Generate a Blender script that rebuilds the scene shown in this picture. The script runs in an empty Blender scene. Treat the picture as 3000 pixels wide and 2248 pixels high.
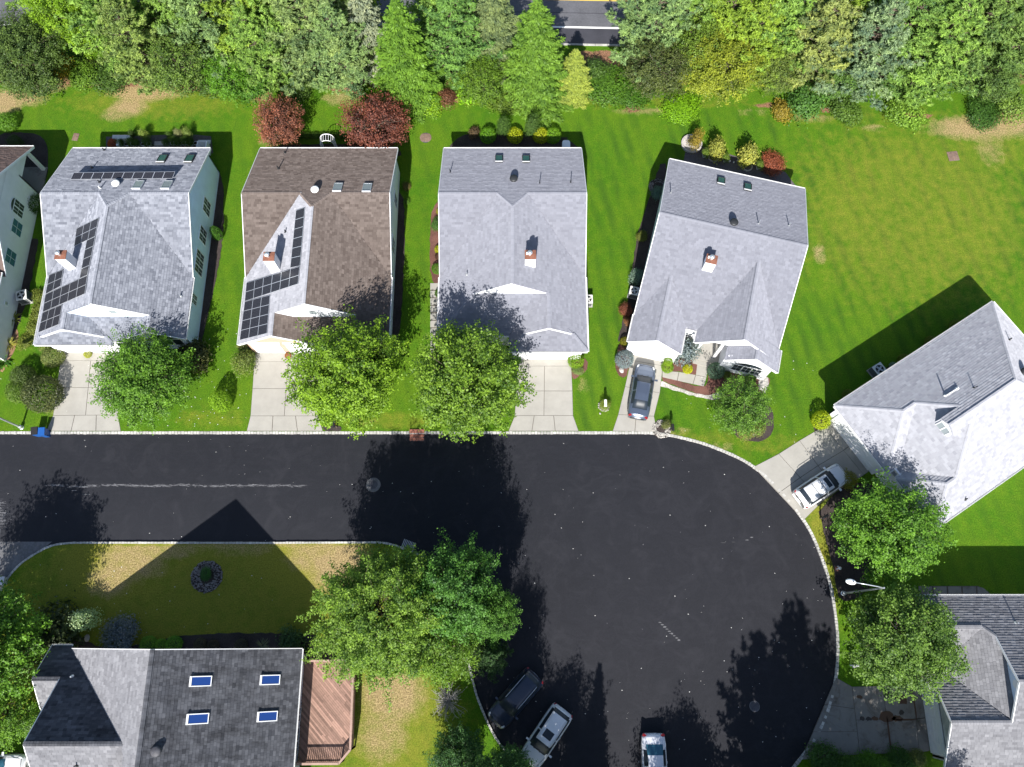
import bpy, math, random
import numpy as np
from mathutils import Vector, Matrix
from mathutils.geometry import delaunay_2d_cdt
PI = math.pi
S = bpy.context.scene
C = S.collection
rnd = random.Random(11)
nr = np.random.RandomState(5)

# ------------------------------------------------ camera, sky, sun, exposure
FOC, NADIR, CAMH = 2330.0, 1870.0, 65.0
TILT = math.atan((NADIR - 1124) / FOC)
ct, st = math.cos(TILT), math.sin(TILT)
cam_d = bpy.data.cameras.new('camera')
cam = bpy.data.objects.new('camera', cam_d); C.objects.link(cam)
cam.location = (0, 0, CAMH); cam.rotation_euler = (TILT, 0, 0)
cam_d.sensor_width = 36; cam_d.lens = FOC / 3000 * 36
cam_d.clip_start = 1; cam_d.clip_end = 6000
S.camera = cam
SUN_EL, SUN_AZ = math.radians(39), math.radians(6)      # the sun stands in the south, a little west
w = bpy.data.worlds.new('World'); S.world = w; w.use_nodes = True
wn = w.node_tree; wn.nodes.clear()
sky = wn.nodes.new('ShaderNodeTexSky'); sky.sky_type = 'NISHITA'; sky.sun_disc = False
sky.sun_elevation = SUN_EL; sky.sun_rotation = math.radians(180) + SUN_AZ
bg = wn.nodes.new('ShaderNodeBackground'); bg.inputs['Strength'].default_value = 0.088
wo = wn.nodes.new('ShaderNodeOutputWorld')
wn.links.new(sky.outputs[0], bg.inputs[0]); wn.links.new(bg.outputs[0], wo.inputs[0])
sd = bpy.data.lights.new('sun', 'SUN'); sd.energy = 5.0; sd.angle = math.radians(0.53); sd.color = (1.0, 0.965, 0.91)
sun = bpy.data.objects.new('sun', sd); C.objects.link(sun)
sdir = Vector((-math.sin(SUN_AZ) * math.cos(SUN_EL), -math.cos(SUN_AZ) * math.cos(SUN_EL), math.sin(SUN_EL)))
sun.rotation_euler = sdir.to_track_quat('Z', 'Y').to_euler(); sun.location = (0, 0, 40)
S.view_settings.view_transform = 'Standard'; S.view_settings.look = 'None'
S.view_settings.exposure = 0.93; S.view_settings.gamma = 1; S.view_settings.use_curve_mapping = False
S.cycles.max_bounces = 6; S.cycles.transparent_max_bounces = 6

def P(px, py, z=0.0):
    """place on the level plane z, read off the photograph's 3000 x 2248 pixels"""
    a = (px - 1500) / FOC; b = (1124 - py) / FOC
    t = (CAMH - z) / (ct - st * b)
    return (a * t, (st + ct * b) * t)
def P3(px, py, z=0.0):
    x, y = P(px, py, z); return (x, y, z)
def onz(px, py, zf):
    """point of a sloping surface z = zf(x, y) seen at that pixel"""
    z = 4.0
    for _ in range(40):
        x, y = P(px, py, z); z = 0.5 * z + 0.5 * zf(x, y)
    return (x, y, z)

# ------------------------------------------------ node helpers
def newmat(name, rough=0.8, col=(0.5, 0.5, 0.5), metal=0.0, spec=0.3):
    m = bpy.data.materials.new(name); m.use_nodes = True
    b = m.node_tree.nodes['Principled BSDF']
    b.inputs['Base Color'].default_value = (*col, 1); b.inputs['Roughness'].default_value = rough
    b.inputs['Metallic'].default_value = metal; b.inputs['Specular IOR Level'].default_value = spec
    return m
class NT:
    def __init__(s, m): s.t = m.node_tree; s.b = s.t.nodes['Principled BSDF']; s.co = s.t.nodes.new('ShaderNodeTexCoord').outputs['Object']
    def n(s, ty, **k):
        q = s.t.nodes.new(ty)
        for a, v in k.items(): setattr(q, a, v)
        return q
    def put(s, sock, v):
        if isinstance(v, bpy.types.NodeSocket): s.t.links.new(v, sock)
        elif v is not None:
            if isinstance(v, tuple) and len(v) == 3 and sock.type == 'RGBA': v = (*v, 1)
            sock.default_value = v
    def math(s, op, a, b=None, c=None, clamp=False):
        q = s.n('ShaderNodeMath', operation=op, use_clamp=clamp)
        s.put(q.inputs[0], a); s.put(q.inputs[1], b)
        if c is not None: s.put(q.inputs[2], c)
        return q.outputs[0]
    def noise(s, scale, detail=3, rough=0.55, vec=None, dist=0.0):
        q = s.n('ShaderNodeTexNoise'); s.put(q.inputs['Vector'], vec or s.co)
        q.inputs['Scale'].default_value = scale; q.inputs['Detail'].default_value = detail
        q.inputs['Roughness'].default_value = rough; q.inputs['Distortion'].default_value = dist
        return q.outputs['Fac']
    def rng(s, v, a, b, c=0.0, d=1.0):
        q = s.n('ShaderNodeMapRange'); s.put(q.inputs[0], v)
        for i, x in enumerate((a, b, c, d)): s.put(q.inputs[1 + i], x)
        return q.outputs[0]
    def mix(s, f, a, b, mode='MIX'):
        q = s.n('ShaderNodeMix', data_type='RGBA', blend_type=mode)
        s.put(q.inputs[0], f); s.put(q.inputs[6], a); s.put(q.inputs[7], b)
        return q.outputs[2]
    def attr(s, name): q = s.n('ShaderNodeAttribute', attribute_name=name); return q.outputs['Fac']
    def xyz(s, vec=None): q = s.n('ShaderNodeSeparateXYZ'); s.put(q.inputs[0], vec or s.co); return q.outputs
    def scl(s, v3, rot=0.0): q = s.n('ShaderNodeMapping'); s.put(q.inputs[0], s.co); q.inputs['Scale'].default_value = v3; q.inputs['Rotation'].default_value = (0, 0, rot); return q.outputs[0]
    def bump(s, h, strength=0.5, dist=0.02):
        q = s.n('ShaderNodeBump'); q.inputs['Strength'].default_value = strength; q.inputs['Distance'].default_value = dist
        s.put(q.inputs['Height'], h); s.t.links.new(q.outputs[0], s.b.inputs['Normal'])
    def col(s, c): s.put(s.b.inputs['Base Color'], c)
    def rgh(s, c): s.put(s.b.inputs['Roughness'], c)
def grain(name, col, var=0.15, scale=8, rough=0.8, bump=0.2, metal=0.0, spec=0.3, big=0.6):
    m = newmat(name, rough, col, metal, spec); t = NT(m)
    f = t.math('ADD', t.math('MULTIPLY', t.noise(scale, 4), 0.5), t.math('MULTIPLY', t.noise(big, 3), 0.5))
    lo = tuple(c * (1 - var) for c in col); hi = tuple(min(1, c * (1 + var)) for c in col)
    t.col(t.mix(t.rng(f, 0.35, 0.65), lo, hi))
    if bump: t.bump(t.noise(scale * 3, 3), bump, 0.01)
    return m

# ------------------------------------------------ object helpers
def tag(o, label=None, cat=None, group=None, kind=None):
    if label: o['label'] = label
    if cat: o['category'] = cat
    if group: o['group'] = group
    if kind: o['kind'] = kind
    return o
FR = {}
def empty(name, x, y, rz=0.0, z=0.0):
    o = bpy.data.objects.new(name, None); o.empty_display_size = 0.2
    C.objects.link(o); o.location = (x, y, z); o.rotation_euler = (0, 0, rz); FR[o.name] = (x, y, z, rz)
    return o
def thing(name, x, y, rz, label, cat, group=None, z=0.0): return tag(empty(name, x, y, rz, z), label, cat, group)
def loc2w(root, x, y):
    X, Y, Z, r = FR[root.name]; c, s = math.cos(r), math.sin(r)
    return (X + x * c - y * s, Y + x * s + y * c)
def w2loc(root, x, y, z=0.0):
    X, Y, Z, r = FR[root.name]; c, s = math.cos(r), math.sin(r); x -= X; y -= Y
    return (x * c + y * s, -x * s + y * c, z - Z)
def link(name, me, parent=None, loc=None, rot=None):
    o = bpy.data.objects.new(name, me); C.objects.link(o)
    if parent is not None: o.parent = parent
    if loc: o.location = loc
    if rot: o.rotation_euler = rot
    return o
class MB:
    def __init__(s): s.v = []; s.f = []; s.tone = None
    def add(s, vs, fs):
        k = len(s.v); s.v += [tuple(v) for v in vs]; s.f += [tuple(k + i for i in f) for f in fs]; return s
    def box(s, x0, x1, y0, y1, z0, z1):
        return s.add([(x0, y0, z0), (x1, y0, z0), (x1, y1, z0), (x0, y1, z0), (x0, y0, z1), (x1, y0, z1), (x1, y1, z1), (x0, y1, z1)],
                     [(0, 3, 2, 1), (4, 5, 6, 7), (0, 1, 5, 4), (1, 2, 6, 5), (2, 3, 7, 6), (3, 0, 4, 7)])
    def poly(s, pts, z0, z1):
        """vertical prism over a counter-clockwise outline"""
        n = len(pts); a = sum(pts[i][0] * pts[(i + 1) % n][1] - pts[(i + 1) % n][0] * pts[i][1] for i in range(n))
        if a < 0: pts = pts[::-1]
        vs = [(p[0], p[1], z0) for p in pts] + [(p[0], p[1], z1) for p in pts]
        return s.add(vs, [tuple(range(n, 2 * n)), tuple(range(n - 1, -1, -1))] + [(i, (i + 1) % n, n + (i + 1) % n, n + i) for i in range(n)])
    def slab(s, pts, d):
        """polygon pts in space, thickened by the vector d"""
        n = len(pts); d = Vector(d)
        vs = [tuple(p) for p in pts] + [tuple(Vector(p) + d) for p in pts]
        return s.add(vs, [tuple(range(n)), tuple(range(2 * n - 1, n - 1, -1))] + [(i, n + i, n + (i + 1) % n, (i + 1) % n) for i in range(n)])
    def bar(s, a, b, w_, h_, up=(0, 0, 1)):
        a, b = Vector(a), Vector(b); d = (b - a).normalized(); u = Vector(up)
        if abs(d.dot(u)) > 0.99: u = Vector((1, 0, 0))
        sx = d.cross(u).normalized() * (w_ / 2); sy = sx.cross(d).normalized() * (h_ / 2)
        vs = [a - sx - sy, a + sx - sy, a + sx + sy, a - sx + sy, b - sx - sy, b + sx - sy, b + sx + sy, b - sx + sy]
        return s.add(vs, [(3, 2, 1, 0), (4, 5, 6, 7), (0, 1, 5, 4), (1, 2, 6, 5), (2, 3, 7, 6), (3, 0, 4, 7)])
    def tube(s, pts, rad, n=8, cap=True):
        pts = [Vector(p) for p in pts]; k0 = len(s.v); rad = rad if isinstance(rad, (list, tuple)) else [rad] * len(pts)
        for i, p in enumerate(pts):
            d = (pts[min(i + 1, len(pts) - 1)] - pts[max(i - 1, 0)]).normalized()
            u = Vector((0, 0, 1)) if abs(d.z) < 0.9 else Vector((1, 0, 0))
            a = d.cross(u).normalized(); b = a.cross(d)
            for j in range(n):
                q = 2 * PI * j / n; s.v.append(tuple(p + (a * math.cos(q) + b * math.sin(q)) * rad[i]))
        for i in range(len(pts) - 1):
            for j in range(n):
                s.f.append((k0 + i * n + j, k0 + i * n + (j + 1) % n, k0 + (i + 1) * n + (j + 1) % n, k0 + (i + 1) * n + j))
        if cap:
            s.f.append(tuple(k0 + j for j in range(n))[::-1]); e = k0 + (len(pts) - 1) * n; s.f.append(tuple(e + j for j in range(n)))
        return s
    def lathe(s, prof, n=16, c=(0, 0, 0), sx=1.0, sy=1.0):
        k0 = len(s.v)
        for r, z in prof:
            for j in range(n):
                q = 2 * PI * j / n; s.v.append((c[0] + r * sx * math.cos(q), c[1] + r * sy * math.sin(q), c[2] + z))
        for i in range(len(prof) - 1):
            for j in range(n): s.f.append((k0 + i * n + j, k0 + i * n + (j + 1) % n, k0 + (i + 1) * n + (j + 1) % n, k0 + (i + 1) * n + j))
        s.f.append(tuple(k0 + j for j in range(n))[::-1]); e = k0 + (len(prof) - 1) * n; s.f.append(tuple(e + j for j in range(n)))
        return s
    def mesh(s, name, mat=None, smooth=False):
        me = bpy.data.meshes.new(name); me.from_pydata(s.v, [], s.f)
        if mat: me.materials.append(mat)
        if smooth: me.polygons.foreach_set('use_smooth', [True] * len(me.polygons))
        if s.tone is not None:
            a = me.attributes.new('tone', 'FLOAT', 'POINT'); a.data.foreach_set('value', np.asarray(s.tone, dtype=np.float32))
        me.update(); return me
    def build(s, name, mat, parent=None, smooth=False, world=False, loc=None, rot=None):
        if world and parent is not None: s.v = [w2loc(parent, *v) for v in s.v]
        return link(name, s.mesh(name, mat, smooth), parent, loc, rot)
def children_of(o): return [c for c in bpy.data.objects if c.parent == o]
def copy_tree(o, parent=None, kids=None):
    c = o.copy(); C.objects.link(c)
    if parent is not None: c.parent = parent; c.matrix_parent_inverse = o.matrix_parent_inverse.copy()
    for ch in (o.children if kids is None else kids): copy_tree(ch, c)
    return c
def smooth_curve(pts, step=0.5):
    """Catmull-Rom through pts, resampled"""
    pts = [Vector((*p, 0)) for p in pts]; out = []
    for i in range(len(pts) - 1):
        p0 = pts[max(i - 1, 0)]; p1 = pts[i]; p2 = pts[i + 1]; p3 = pts[min(i + 2, len(pts) - 1)]
        n = max(1, int((p2 - p1).length / step))
        for k in range(n):
            t = k / n
            q = 0.5 * ((2 * p1) + (p2 - p0) * t + (2 * p0 - 5 * p1 + 4 * p2 - p3) * t * t + (3 * p1 - p0 - 3 * p2 + p3) * t ** 3)
            out.append((q.x, q.y))
    out.append((pts[-1].x, pts[-1].y)); return out
def inside(x, y, poly):
    """vectorised point in polygon"""
    c = np.zeros(np.shape(x), bool); n = len(poly)
    for i in range(n):
        x1, y1 = poly[i]; x2, y2 = poly[(i + 1) % n]
        if y1 == y2: continue
        h = ((y1 > y) != (y2 > y)) & (x < (x2 - x1) * (y - y1) / (y2 - y1) + x1)
        c ^= h
    return c

# ------------------------------------------------ materials
def m_grass():
    m = newmat('lawn_grass', 0.9, spec=0.1); t = NT(m)
    n1 = t.noise(0.18, 4); n2 = t.noise(1.3, 5, 0.65); n3 = t.noise(9, 5, 0.8); n4 = t.noise(30, 3, 0.85)
    base = t.mix(t.rng(n1, 0.35, 0.65), (0.057, 0.152, 0.007), (0.088, 0.175, 0.009))
    base = t.mix(t.rng(n2, 0.42, 0.8, 0, .7), base, (0.12, 0.20, 0.012)); n5 = t.noise(0.55, 5, 0.7)
    base = t.mix(t.rng(n5, 0.5, 0.75, 0, 0.4), base, (0.040, 0.118, 0.010))
    xyz = t.xyz()
    xr = t.math('ADD', t.math('MULTIPLY', xyz[0], 0.96), t.math('MULTIPLY', xyz[1], 0.28))
    wv = t.math('SINE', t.math('ADD', t.math('MULTIPLY', xr, 4.6), t.math('MULTIPLY', n1, 3.5)))
    stp = t.math('MULTIPLY', t.rng(wv, -1, 1), t.rng(t.noise(0.35, 2, 0.5, t.scl((3.0, 0.4, 1))), 0.35, 0.65))
    base = t.mix(t.math('MULTIPLY', stp, t.math('ADD', 0.22, t.math('MULTIPLY', t.attr('stripe'), 0.6))), base, (0.044, 0.108, 0.010))
    def edge(a, k): return t.math('GREATER_THAN', 0, 1)
    yel = t.rng(t.math('ADD', t.attr('yellow'), t.math('MULTIPLY', t.math('SUBTRACT', n2, 0.5), 0.9)), 0.25, 0.9)
    base = t.mix(t.math('MULTIPLY', yel, 0.8), base, (0.25, 0.23, 0.035))
    dry = t.rng(t.math('ADD', t.attr('dry'), t.math('MULTIPLY', t.math('SUBTRACT', t.math('ADD', t.math('MULTIPLY', n2, .6), t.math('MULTIPLY', n3, .4)), 0.5), 1.2)), 0.3, 0.75)
    base = t.mix(dry, base, t.mix(t.rng(n3, 0.4, 0.62), (0.235, 0.165, 0.085), (0.42, 0.33, 0.165)))
    strw = t.rng(t.math('ADD', t.attr('straw'), t.math('MULTIPLY', t.math('SUBTRACT', n2, 0.5), 0.9)), 0.4, 0.6)
    base = t.mix(strw, base, t.mix(t.rng(n3, 0.38, 0.65), (0.13, 0.068, 0.04), (0.36, 0.20, 0.125)))
    g = t.math('ADD', t.math('MULTIPLY', n3, 0.5), t.math('MULTIPLY', n4, 0.5))
    t.col(t.mix(1.0, base, t.mix(t.rng(g, 0.38, 0.62), (0.42, 0.46, 0.44), (1.72, 1.66, 1.6)), 'MULTIPLY'))
    t.bump(g, 1.0, 0.12); return m
def m_asphalt():
    m = newmat('asphalt', 0.75, spec=0.25); t = NT(m); xyz = t.xyz()
    n = t.noise(45, 3, 0.9); big = t.noise(0.12, 3); mid = t.noise(1.6, 5, 0.6, t.scl((0.35, 2.0, 1)))
    base = t.mix(t.rng(n, 0.35, 0.65), (0.005, 0.0055, 0.0075), (0.018, 0.0195, 0.0265))
    bulb = t.rng(t.math('ADD', t.math('ADD', xyz[0], t.math('MULTIPLY', xyz[1], -1.2)), t.math('MULTIPLY', big, 14)), -6, 14)
    base = t.mix(t.math('MULTIPLY', bulb, 0.5), base, t.mix(t.rng(n, 0.35, 0.65), (0.008, 0.008, 0.0105), (0.025, 0.0252, 0.031)))
    south = t.rng(xyz[1], 13.5, 8.5); west = t.rng(xyz[0], -8, -20)
    base = t.mix(t.math('MULTIPLY', t.math('MULTIPLY', south, west), 0.3), base, (0.027, 0.028, 0.034))
    base = t.mix(t.math('MULTIPLY', t.rng(mid, 0.5, 0.75), 0.25), base, (0.022, 0.022, 0.028))
    bx, by = t.math('SUBTRACT', xyz[0], 12.0), t.math('SUBTRACT', xyz[1], 5.0)
    br = t.math('ADD', t.math('SQRT', t.math('ADD', t.math('MULTIPLY', bx, bx), t.math('MULTIPLY', by, by))), t.math('MULTIPLY', t.noise(.16, 3), 14.0))
    cv = t.n('ShaderNodeCombineXYZ'); t.put(cv.inputs[0], t.math('MULTIPLY', br, 1.5)); t.put(cv.inputs[1], t.math('MULTIPLY', xyz[0], .06)); t.put(cv.inputs[2], t.math('MULTIPLY', xyz[1], .06))
    sw = t.noise(1.0, 5, 0.7, cv.outputs[0]); base = t.mix(t.rng(sw, 0.5, 0.8, 0, .25), base, (0.030, 0.030, 0.037)); base = t.mix(t.rng(sw, 0.46, 0.25, 0, .3), base, (0.007, 0.007, 0.010))
    pt = t.noise(0.45, 5, 0.7, None, 1.2); base = t.mix(t.rng(pt, 0.5, 0.72, 0, .3), base, (0.034, 0.034, 0.041))
    # worn strip along the crown of the street and a worn patch at the junction
    yc = t.math('ADD', 12.0, t.math('MULTIPLY', t.math('SUBTRACT', t.noise(0.35, 3, 0.5, t.scl((1, 0, 0))), 0.5), 0.5))
    band = t.math('SUBTRACT', 1.0, t.math('MULTIPLY', t.math('ABSOLUTE', t.math('SUBTRACT', xyz[1], yc)), 2.4), clamp=True)
    lim = t.math('MULTIPLY', t.rng(xyz[0], -40.5, -38), t.rng(xyz[0], -15, -17.5))
    wn_ = t.noise(3.0, 6, 0.8, t.scl((0.8, 4.5, 1)))
    wear = t.rng(t.math('ADD', t.math('MULTIPLY', band, lim), t.math('MULTIPLY', t.math('SUBTRACT', wn_, 0.5), 2.6)), 0.86, 1.0)
    wear = t.math('MULTIPLY', wear, t.math('MULTIPLY', t.math('GREATER_THAN', band, 0.01), lim))
    dx = t.math('ADD', xyz[0], 43.5); dy = t.math('SUBTRACT', xyz[1], 9.0)
    rr = t.math('SQRT', t.math('ADD', t.math('MULTIPLY', dx, dx), t.math('MULTIPLY', dy, dy)))
    pw = t.rng(t.math('ADD', t.rng(rr, 5.0, 1.0, 0, 0.68), t.math('MULTIPLY', t.math('SUBTRACT', wn_, 0.5), 1.4)), 0.5, 0.62)
    pw = t.math('MULTIPLY', pw, t.rng(rr, 6.6, 6.0))
    base = t.mix(t.math('MULTIPLY', t.math('MAXIMUM', wear, pw), 0.85), base, (0.155, 0.155, 0.165))
    t.col(base); t.bump(n, 0.35, 0.012); return m
def m_shingle(name, dark, light, stain=0.0, spec=0.12):
    m = newmat(name, 0.93, spec=spec); t = NT(m)
    if 'Diffuse Roughness' in t.b.inputs: t.b.inputs['Diffuse Roughness'].default_value = 1.0
    tone = t.attr('tone'); n = t.noise(22, 3, 0.8); st_ = t.noise(0.8, 4, 0.6, t.scl((1, 1, 1)))
    f = t.math('ADD', t.math('MULTIPLY', tone, 0.72), t.math('MULTIPLY', n, 0.28))
    c = t.mix(f, dark, light)
    c = t.mix(t.rng(st_, 0.35, 0.8, 0.0, 0.10), c, tuple(x * 0.72 for x in dark))
    if stain:
        s2 = t.noise(1.1, 5, 0.7, t.scl((0.35, 1.6, 1)))
        c = t.mix(t.rng(s2, 0.42, 0.68, 0, stain), c, (0.018, 0.018, 0.02))
    t.col(c); t.bump(n, 0.3, 0.004); return m
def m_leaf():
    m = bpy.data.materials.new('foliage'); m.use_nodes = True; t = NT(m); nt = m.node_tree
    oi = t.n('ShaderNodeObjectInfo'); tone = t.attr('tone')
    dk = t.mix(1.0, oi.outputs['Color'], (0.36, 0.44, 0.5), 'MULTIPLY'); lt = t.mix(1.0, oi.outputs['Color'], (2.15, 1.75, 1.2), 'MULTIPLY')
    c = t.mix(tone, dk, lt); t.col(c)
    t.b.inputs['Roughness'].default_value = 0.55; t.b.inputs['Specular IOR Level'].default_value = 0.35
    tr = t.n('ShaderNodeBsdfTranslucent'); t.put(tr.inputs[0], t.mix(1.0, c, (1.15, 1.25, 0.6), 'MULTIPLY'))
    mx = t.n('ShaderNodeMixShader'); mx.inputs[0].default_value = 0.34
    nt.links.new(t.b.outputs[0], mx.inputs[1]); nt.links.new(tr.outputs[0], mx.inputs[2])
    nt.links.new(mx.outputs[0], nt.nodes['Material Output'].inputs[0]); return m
def m_siding(name, col, lap=0.13):
    m = newmat(name, 0.75, spec=0.1); t = NT(m); z = t.xyz()[2]
    sw = t.math('FRACT', t.math('DIVIDE', z, lap)); n = t.noise(1.2, 4)
    c = t.mix(t.rng(n, 0.3, 0.7), tuple(x * 0.9 for x in col), col); t.col(t.mix(t.rng(sw, 0.08, 0.0, 0, 0.35), c, tuple(x * 0.5 for x in col)))
    t.bump(sw, 0.5, 0.015); return m
def m_solar():
    m = newmat('solar_cells', 0.35, spec=0.25); t = NT(m)
    q = t.n('ShaderNodeTexBrick'); q.offset = 0; t.put(q.inputs['Vector'], t.n('ShaderNodeTexCoord').outputs['UV'])
    q.inputs['Color1'].default_value = (0.010, 0.011, 0.018, 1); q.inputs['Color2'].default_value = (0.014, 0.015, 0.022, 1)
    q.inputs['Mortar'].default_value = (0.09, 0.092, 0.10, 1); q.inputs['Scale'].default_value = 1
    q.inputs['Mortar Size'].default_value = 0.006; q.inputs['Brick Width'].default_value = 0.1; q.inputs['Row Height'].default_value = 1 / 6
    t.col(q.outputs['Color']); return m
def m_concrete(name, col, stain=0.0):
    m = newmat(name, 0.85, spec=0.2); t = NT(m)
    n = t.noise(0.9, 5, 0.6); f = t.noise(30, 3, 0.8)
    c = t.mix(t.rng(n, 0.3, 0.7), tuple(x * 0.88 for x in col), tuple(x * 1.07 for x in col))
    c = t.mix(t.rng(f, 0.35, 0.65, 0, 0.35), c, tuple(x * 0.78 for x in col))
    if stain: c = t.mix(t.rng(t.noise(0.7, 6, 0.75, None, 0.6), 0.5, 0.7, 0, stain), c, (0.075, 0.055, 0.04))
    t.col(c); t.bump(f, 0.2, 0.004); return m
M = dict(
    grass=m_grass(), asphalt=m_asphalt(), leaf=m_leaf(), solar=m_solar(),
    old_asphalt=grain('old_asphalt', (0.12, 0.12, 0.125), 0.35, 6, 0.85, 0.3),
    mainroad=grain('county_road_asphalt', (0.105, 0.105, 0.115), 0.2, 5, 0.6, 0.2),
    shoulder=grain('road_shoulder', (0.045, 0.045, 0.055), 0.25, 20, 0.8, 0.3),
    granite=grain('kerb_granite', (0.42, 0.41, 0.385), 0.35, 3, 0.8, 0.3),
    concrete=m_concrete('concrete', (0.345, 0.330, 0.297)), concrete_old_shade=m_concrete('stained_shade_concrete', (0.215, 0.205, 0.19), 0.8),  # stained concrete also greyed and darkened to stand in for tree shade
    joint=newmat('joint_dirt', 0.95, (0.10, 0.085, 0.07)),
    mulch_red=grain('red_mulch', (0.125, 0.058, 0.045), 0.45, 14, 0.95, 0.8), mulch_dark=grain('dark_mulch', (0.045, 0.035, 0.032), 0.5, 12, 0.95, 0.8),
    mulch_tan=grain('tan_mulch', (0.26, 0.15, 0.09), 0.4, 12, 0.95, 0.8), pebble=grain('white_pebbles', (0.36, 0.34, 0.31), 0.6, 9, 0.8, 0.6),
    pebble_grey=grain('grey_pebbles', (0.20, 0.185, 0.185), 0.6, 9, 0.8, 0.6),
    paver=grain('dark_pavers', (0.095, 0.085, 0.09), 0.3, 6, 0.85, 0.3),
    sh_grey=m_shingle('grey_shingles', (0.125, 0.135, 0.165), (0.33, 0.345, 0.39)),
    sh_grey2=m_shingle('plain_grey_shingles', (0.185, 0.19, 0.222), (0.272, 0.279, 0.32)),
    sh_light=m_shingle('light_grey_shingles', (0.29, 0.295, 0.325), (0.45, 0.455, 0.49)),
    sh_brown=m_shingle('brown_shingles', (0.085, 0.066, 0.058), (0.20, 0.165, 0.148)),
    sh_solar=m_shingle('new_grey_shingles', (0.21, 0.215, 0.24), (0.36, 0.365, 0.40)),
    sh_dark=m_shingle('dark_streaked_shingles', (0.045, 0.048, 0.058), (0.165, 0.17, 0.19), 0.6),
    sh_mid=m_shingle('mid_grey_shingles', (0.17, 0.17, 0.185), (0.34, 0.34, 0.36), 0.12),
    sh_tan=m_shingle('red_brown_shingles', (0.115, 0.08, 0.068), (0.215, 0.16, 0.14)),
    white=newmat('white_trim', 0.45, (0.80, 0.80, 0.80), 0, 0.4), siding=m_siding('white_siding', (0.80, 0.81, 0.86)),
    siding_blue=m_siding('pale_blue_siding', (0.70, 0.82, 0.98)), siding_beige=m_siding('warm_white_stucco', (0.84, 0.81, 0.82), 5.0),
    brick_peach=m_siding('peach_brick', (0.52, 0.36, 0.28), 0.09), stone=grain('white_stone_veneer', (0.55, 0.54, 0.52), 0.3, 2.5, 0.8, 0.8),
    garage=newmat('garage_door_white', 0.4, (0.78, 0.78, 0.79)), frame=newmat('window_frame', 0.4, (0.78, 0.79, 0.80)),
    glass=newmat('window_glass', 0.3, (0.018, 0.026, 0.036), 0, 0.35), glass_blue=newmat('blue_skylight_glass', 0.12, (0.016, 0.05, 0.20), 0, 0.3),
    glass_green=newmat('green_skylight_glass', 0.07, (0.045, 0.13, 0.12), 0, 0.8), glass_grey=newmat('grey_skylight_glass', 0.1, (0.26, 0.30, 0.31), 0, 0.7),
    rust=grain('rusty_metal', (0.20, 0.085, 0.055), 0.35, 6, 0.7, 0.3), metal=newmat('galvanised_metal', 0.35, (0.62, 0.64, 0.66), 0.7),
    darkmetal=newmat('dark_metal', 0.5, (0.035, 0.037, 0.04), 0.3), black=newmat('black_plastic', 0.6, (0.015, 0.015, 0.016)),
    rubber=newmat('tyre_rubber', 0.85, (0.02, 0.02, 0.02)), rim=newmat('alloy_rim', 0.25, (0.6, 0.61, 0.63), 0.9),
    alu=newmat('aluminium_frame', 0.35, (0.62, 0.64, 0.68), 0.6), grate=grain('rusty_grate', (0.20, 0.135, 0.105), 0.3, 5, 0.85, 0.3),
    redgrate=grain('red_iron_inlet', (0.33, 0.13, 0.09), 0.3, 5, 0.8, 0.3), iron=grain('cast_iron', (0.07, 0.07, 0.08), 0.3, 8, 0.6, 0.3),
    bark=grain('bark', (0.11, 0.085, 0.065), 0.35, 6, 0.95, 0.5), deadwood=grain('dead_twigs', (0.30, 0.285, 0.27), 0.2, 6, 0.9, 0),
    wood=grain('deck_wood', (0.30, 0.185, 0.14), 0.18, 5, 0.8, 0.2), woodrail=grain('rail_wood', (0.36, 0.245, 0.20), 0.15, 6, 0.8, 0.2),
    vinyl=newmat('white_vinyl', 0.4, (0.80, 0.81, 0.82)), pot=newmat('white_pot', 0.5, (0.72, 0.72, 0.74)), soil=newmat('potting_soil', 0.95, (0.03, 0.022, 0.017)),
    silver=newmat('brushed_silver_paint', 0.35, (0.55, 0.56, 0.58), 0.3), ac=newmat('ac_housing', 0.5, (0.62, 0.61, 0.58)), acdark=newmat('ac_coil', 0.6, (0.10, 0.105, 0.11)),
    blue=newmat('blue_bin_plastic', 0.4, (0.012, 0.075, 0.27)), yellowpaint=newmat('yellow_road_paint', 0.7, (0.62, 0.42, 0.08)), whitepaint=newmat('white_road_paint', 0.7, (0.75, 0.75, 0.73)),
    red=newmat('red_lamp_lens', 0.2, (0.22, 0.012, 0.012), 0, 0.6), lens=newmat('headlamp_lens', 0.08, (0.55, 0.57, 0.6), 0, 0.8), rock=grain('pale_rock', (0.42, 0.39, 0.37), 0.25, 4, 0.9, 0.5),
    teal=newmat('teal_glass', 0.25, (0.035, 0.12, 0.18), 0, 0.35), oil=newmat('oil_stain', 0.6, (0.05, 0.042, 0.038)), rustst=newmat('rust_stain', 0.9, (0.10, 0.06, 0.04)), petal=newmat('fallen_petals', 0.8, (0.7, 0.69, 0.66)),
)
for i, k in enumerate((0.62, 0.78, 0.9, 1.0, 1.12, 1.28)):
    M['wood%d' % i] = grain('deck_board_%d' % i, (0.28 * k, 0.172 * k, 0.132 * k), 0.15, 5, 0.8, 0.2)
def carpaint(name, col, metal=0.0, rough=0.3):
    m = newmat(name, rough, col, metal, 0.5); m.node_tree.nodes['Principled BSDF'].inputs['Coat Weight'].default_value = 0.6
    m.node_tree.nodes['Principled BSDF'].inputs['Coat Roughness'].default_value = 0.05; return m
M['paint_white'] = carpaint('white_car_paint', (0.68, 0.69, 0.71)); M['paint_black'] = carpaint('black_car_paint', (0.010, 0.018, 0.040)); M['paint_grey'] = carpaint('blue_grey_car_paint', (0.10, 0.125, 0.175), 0.5)
M['paint_silver'] = carpaint('silver_car_paint', (0.64, 0.65, 0.70), 0.1)

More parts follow.
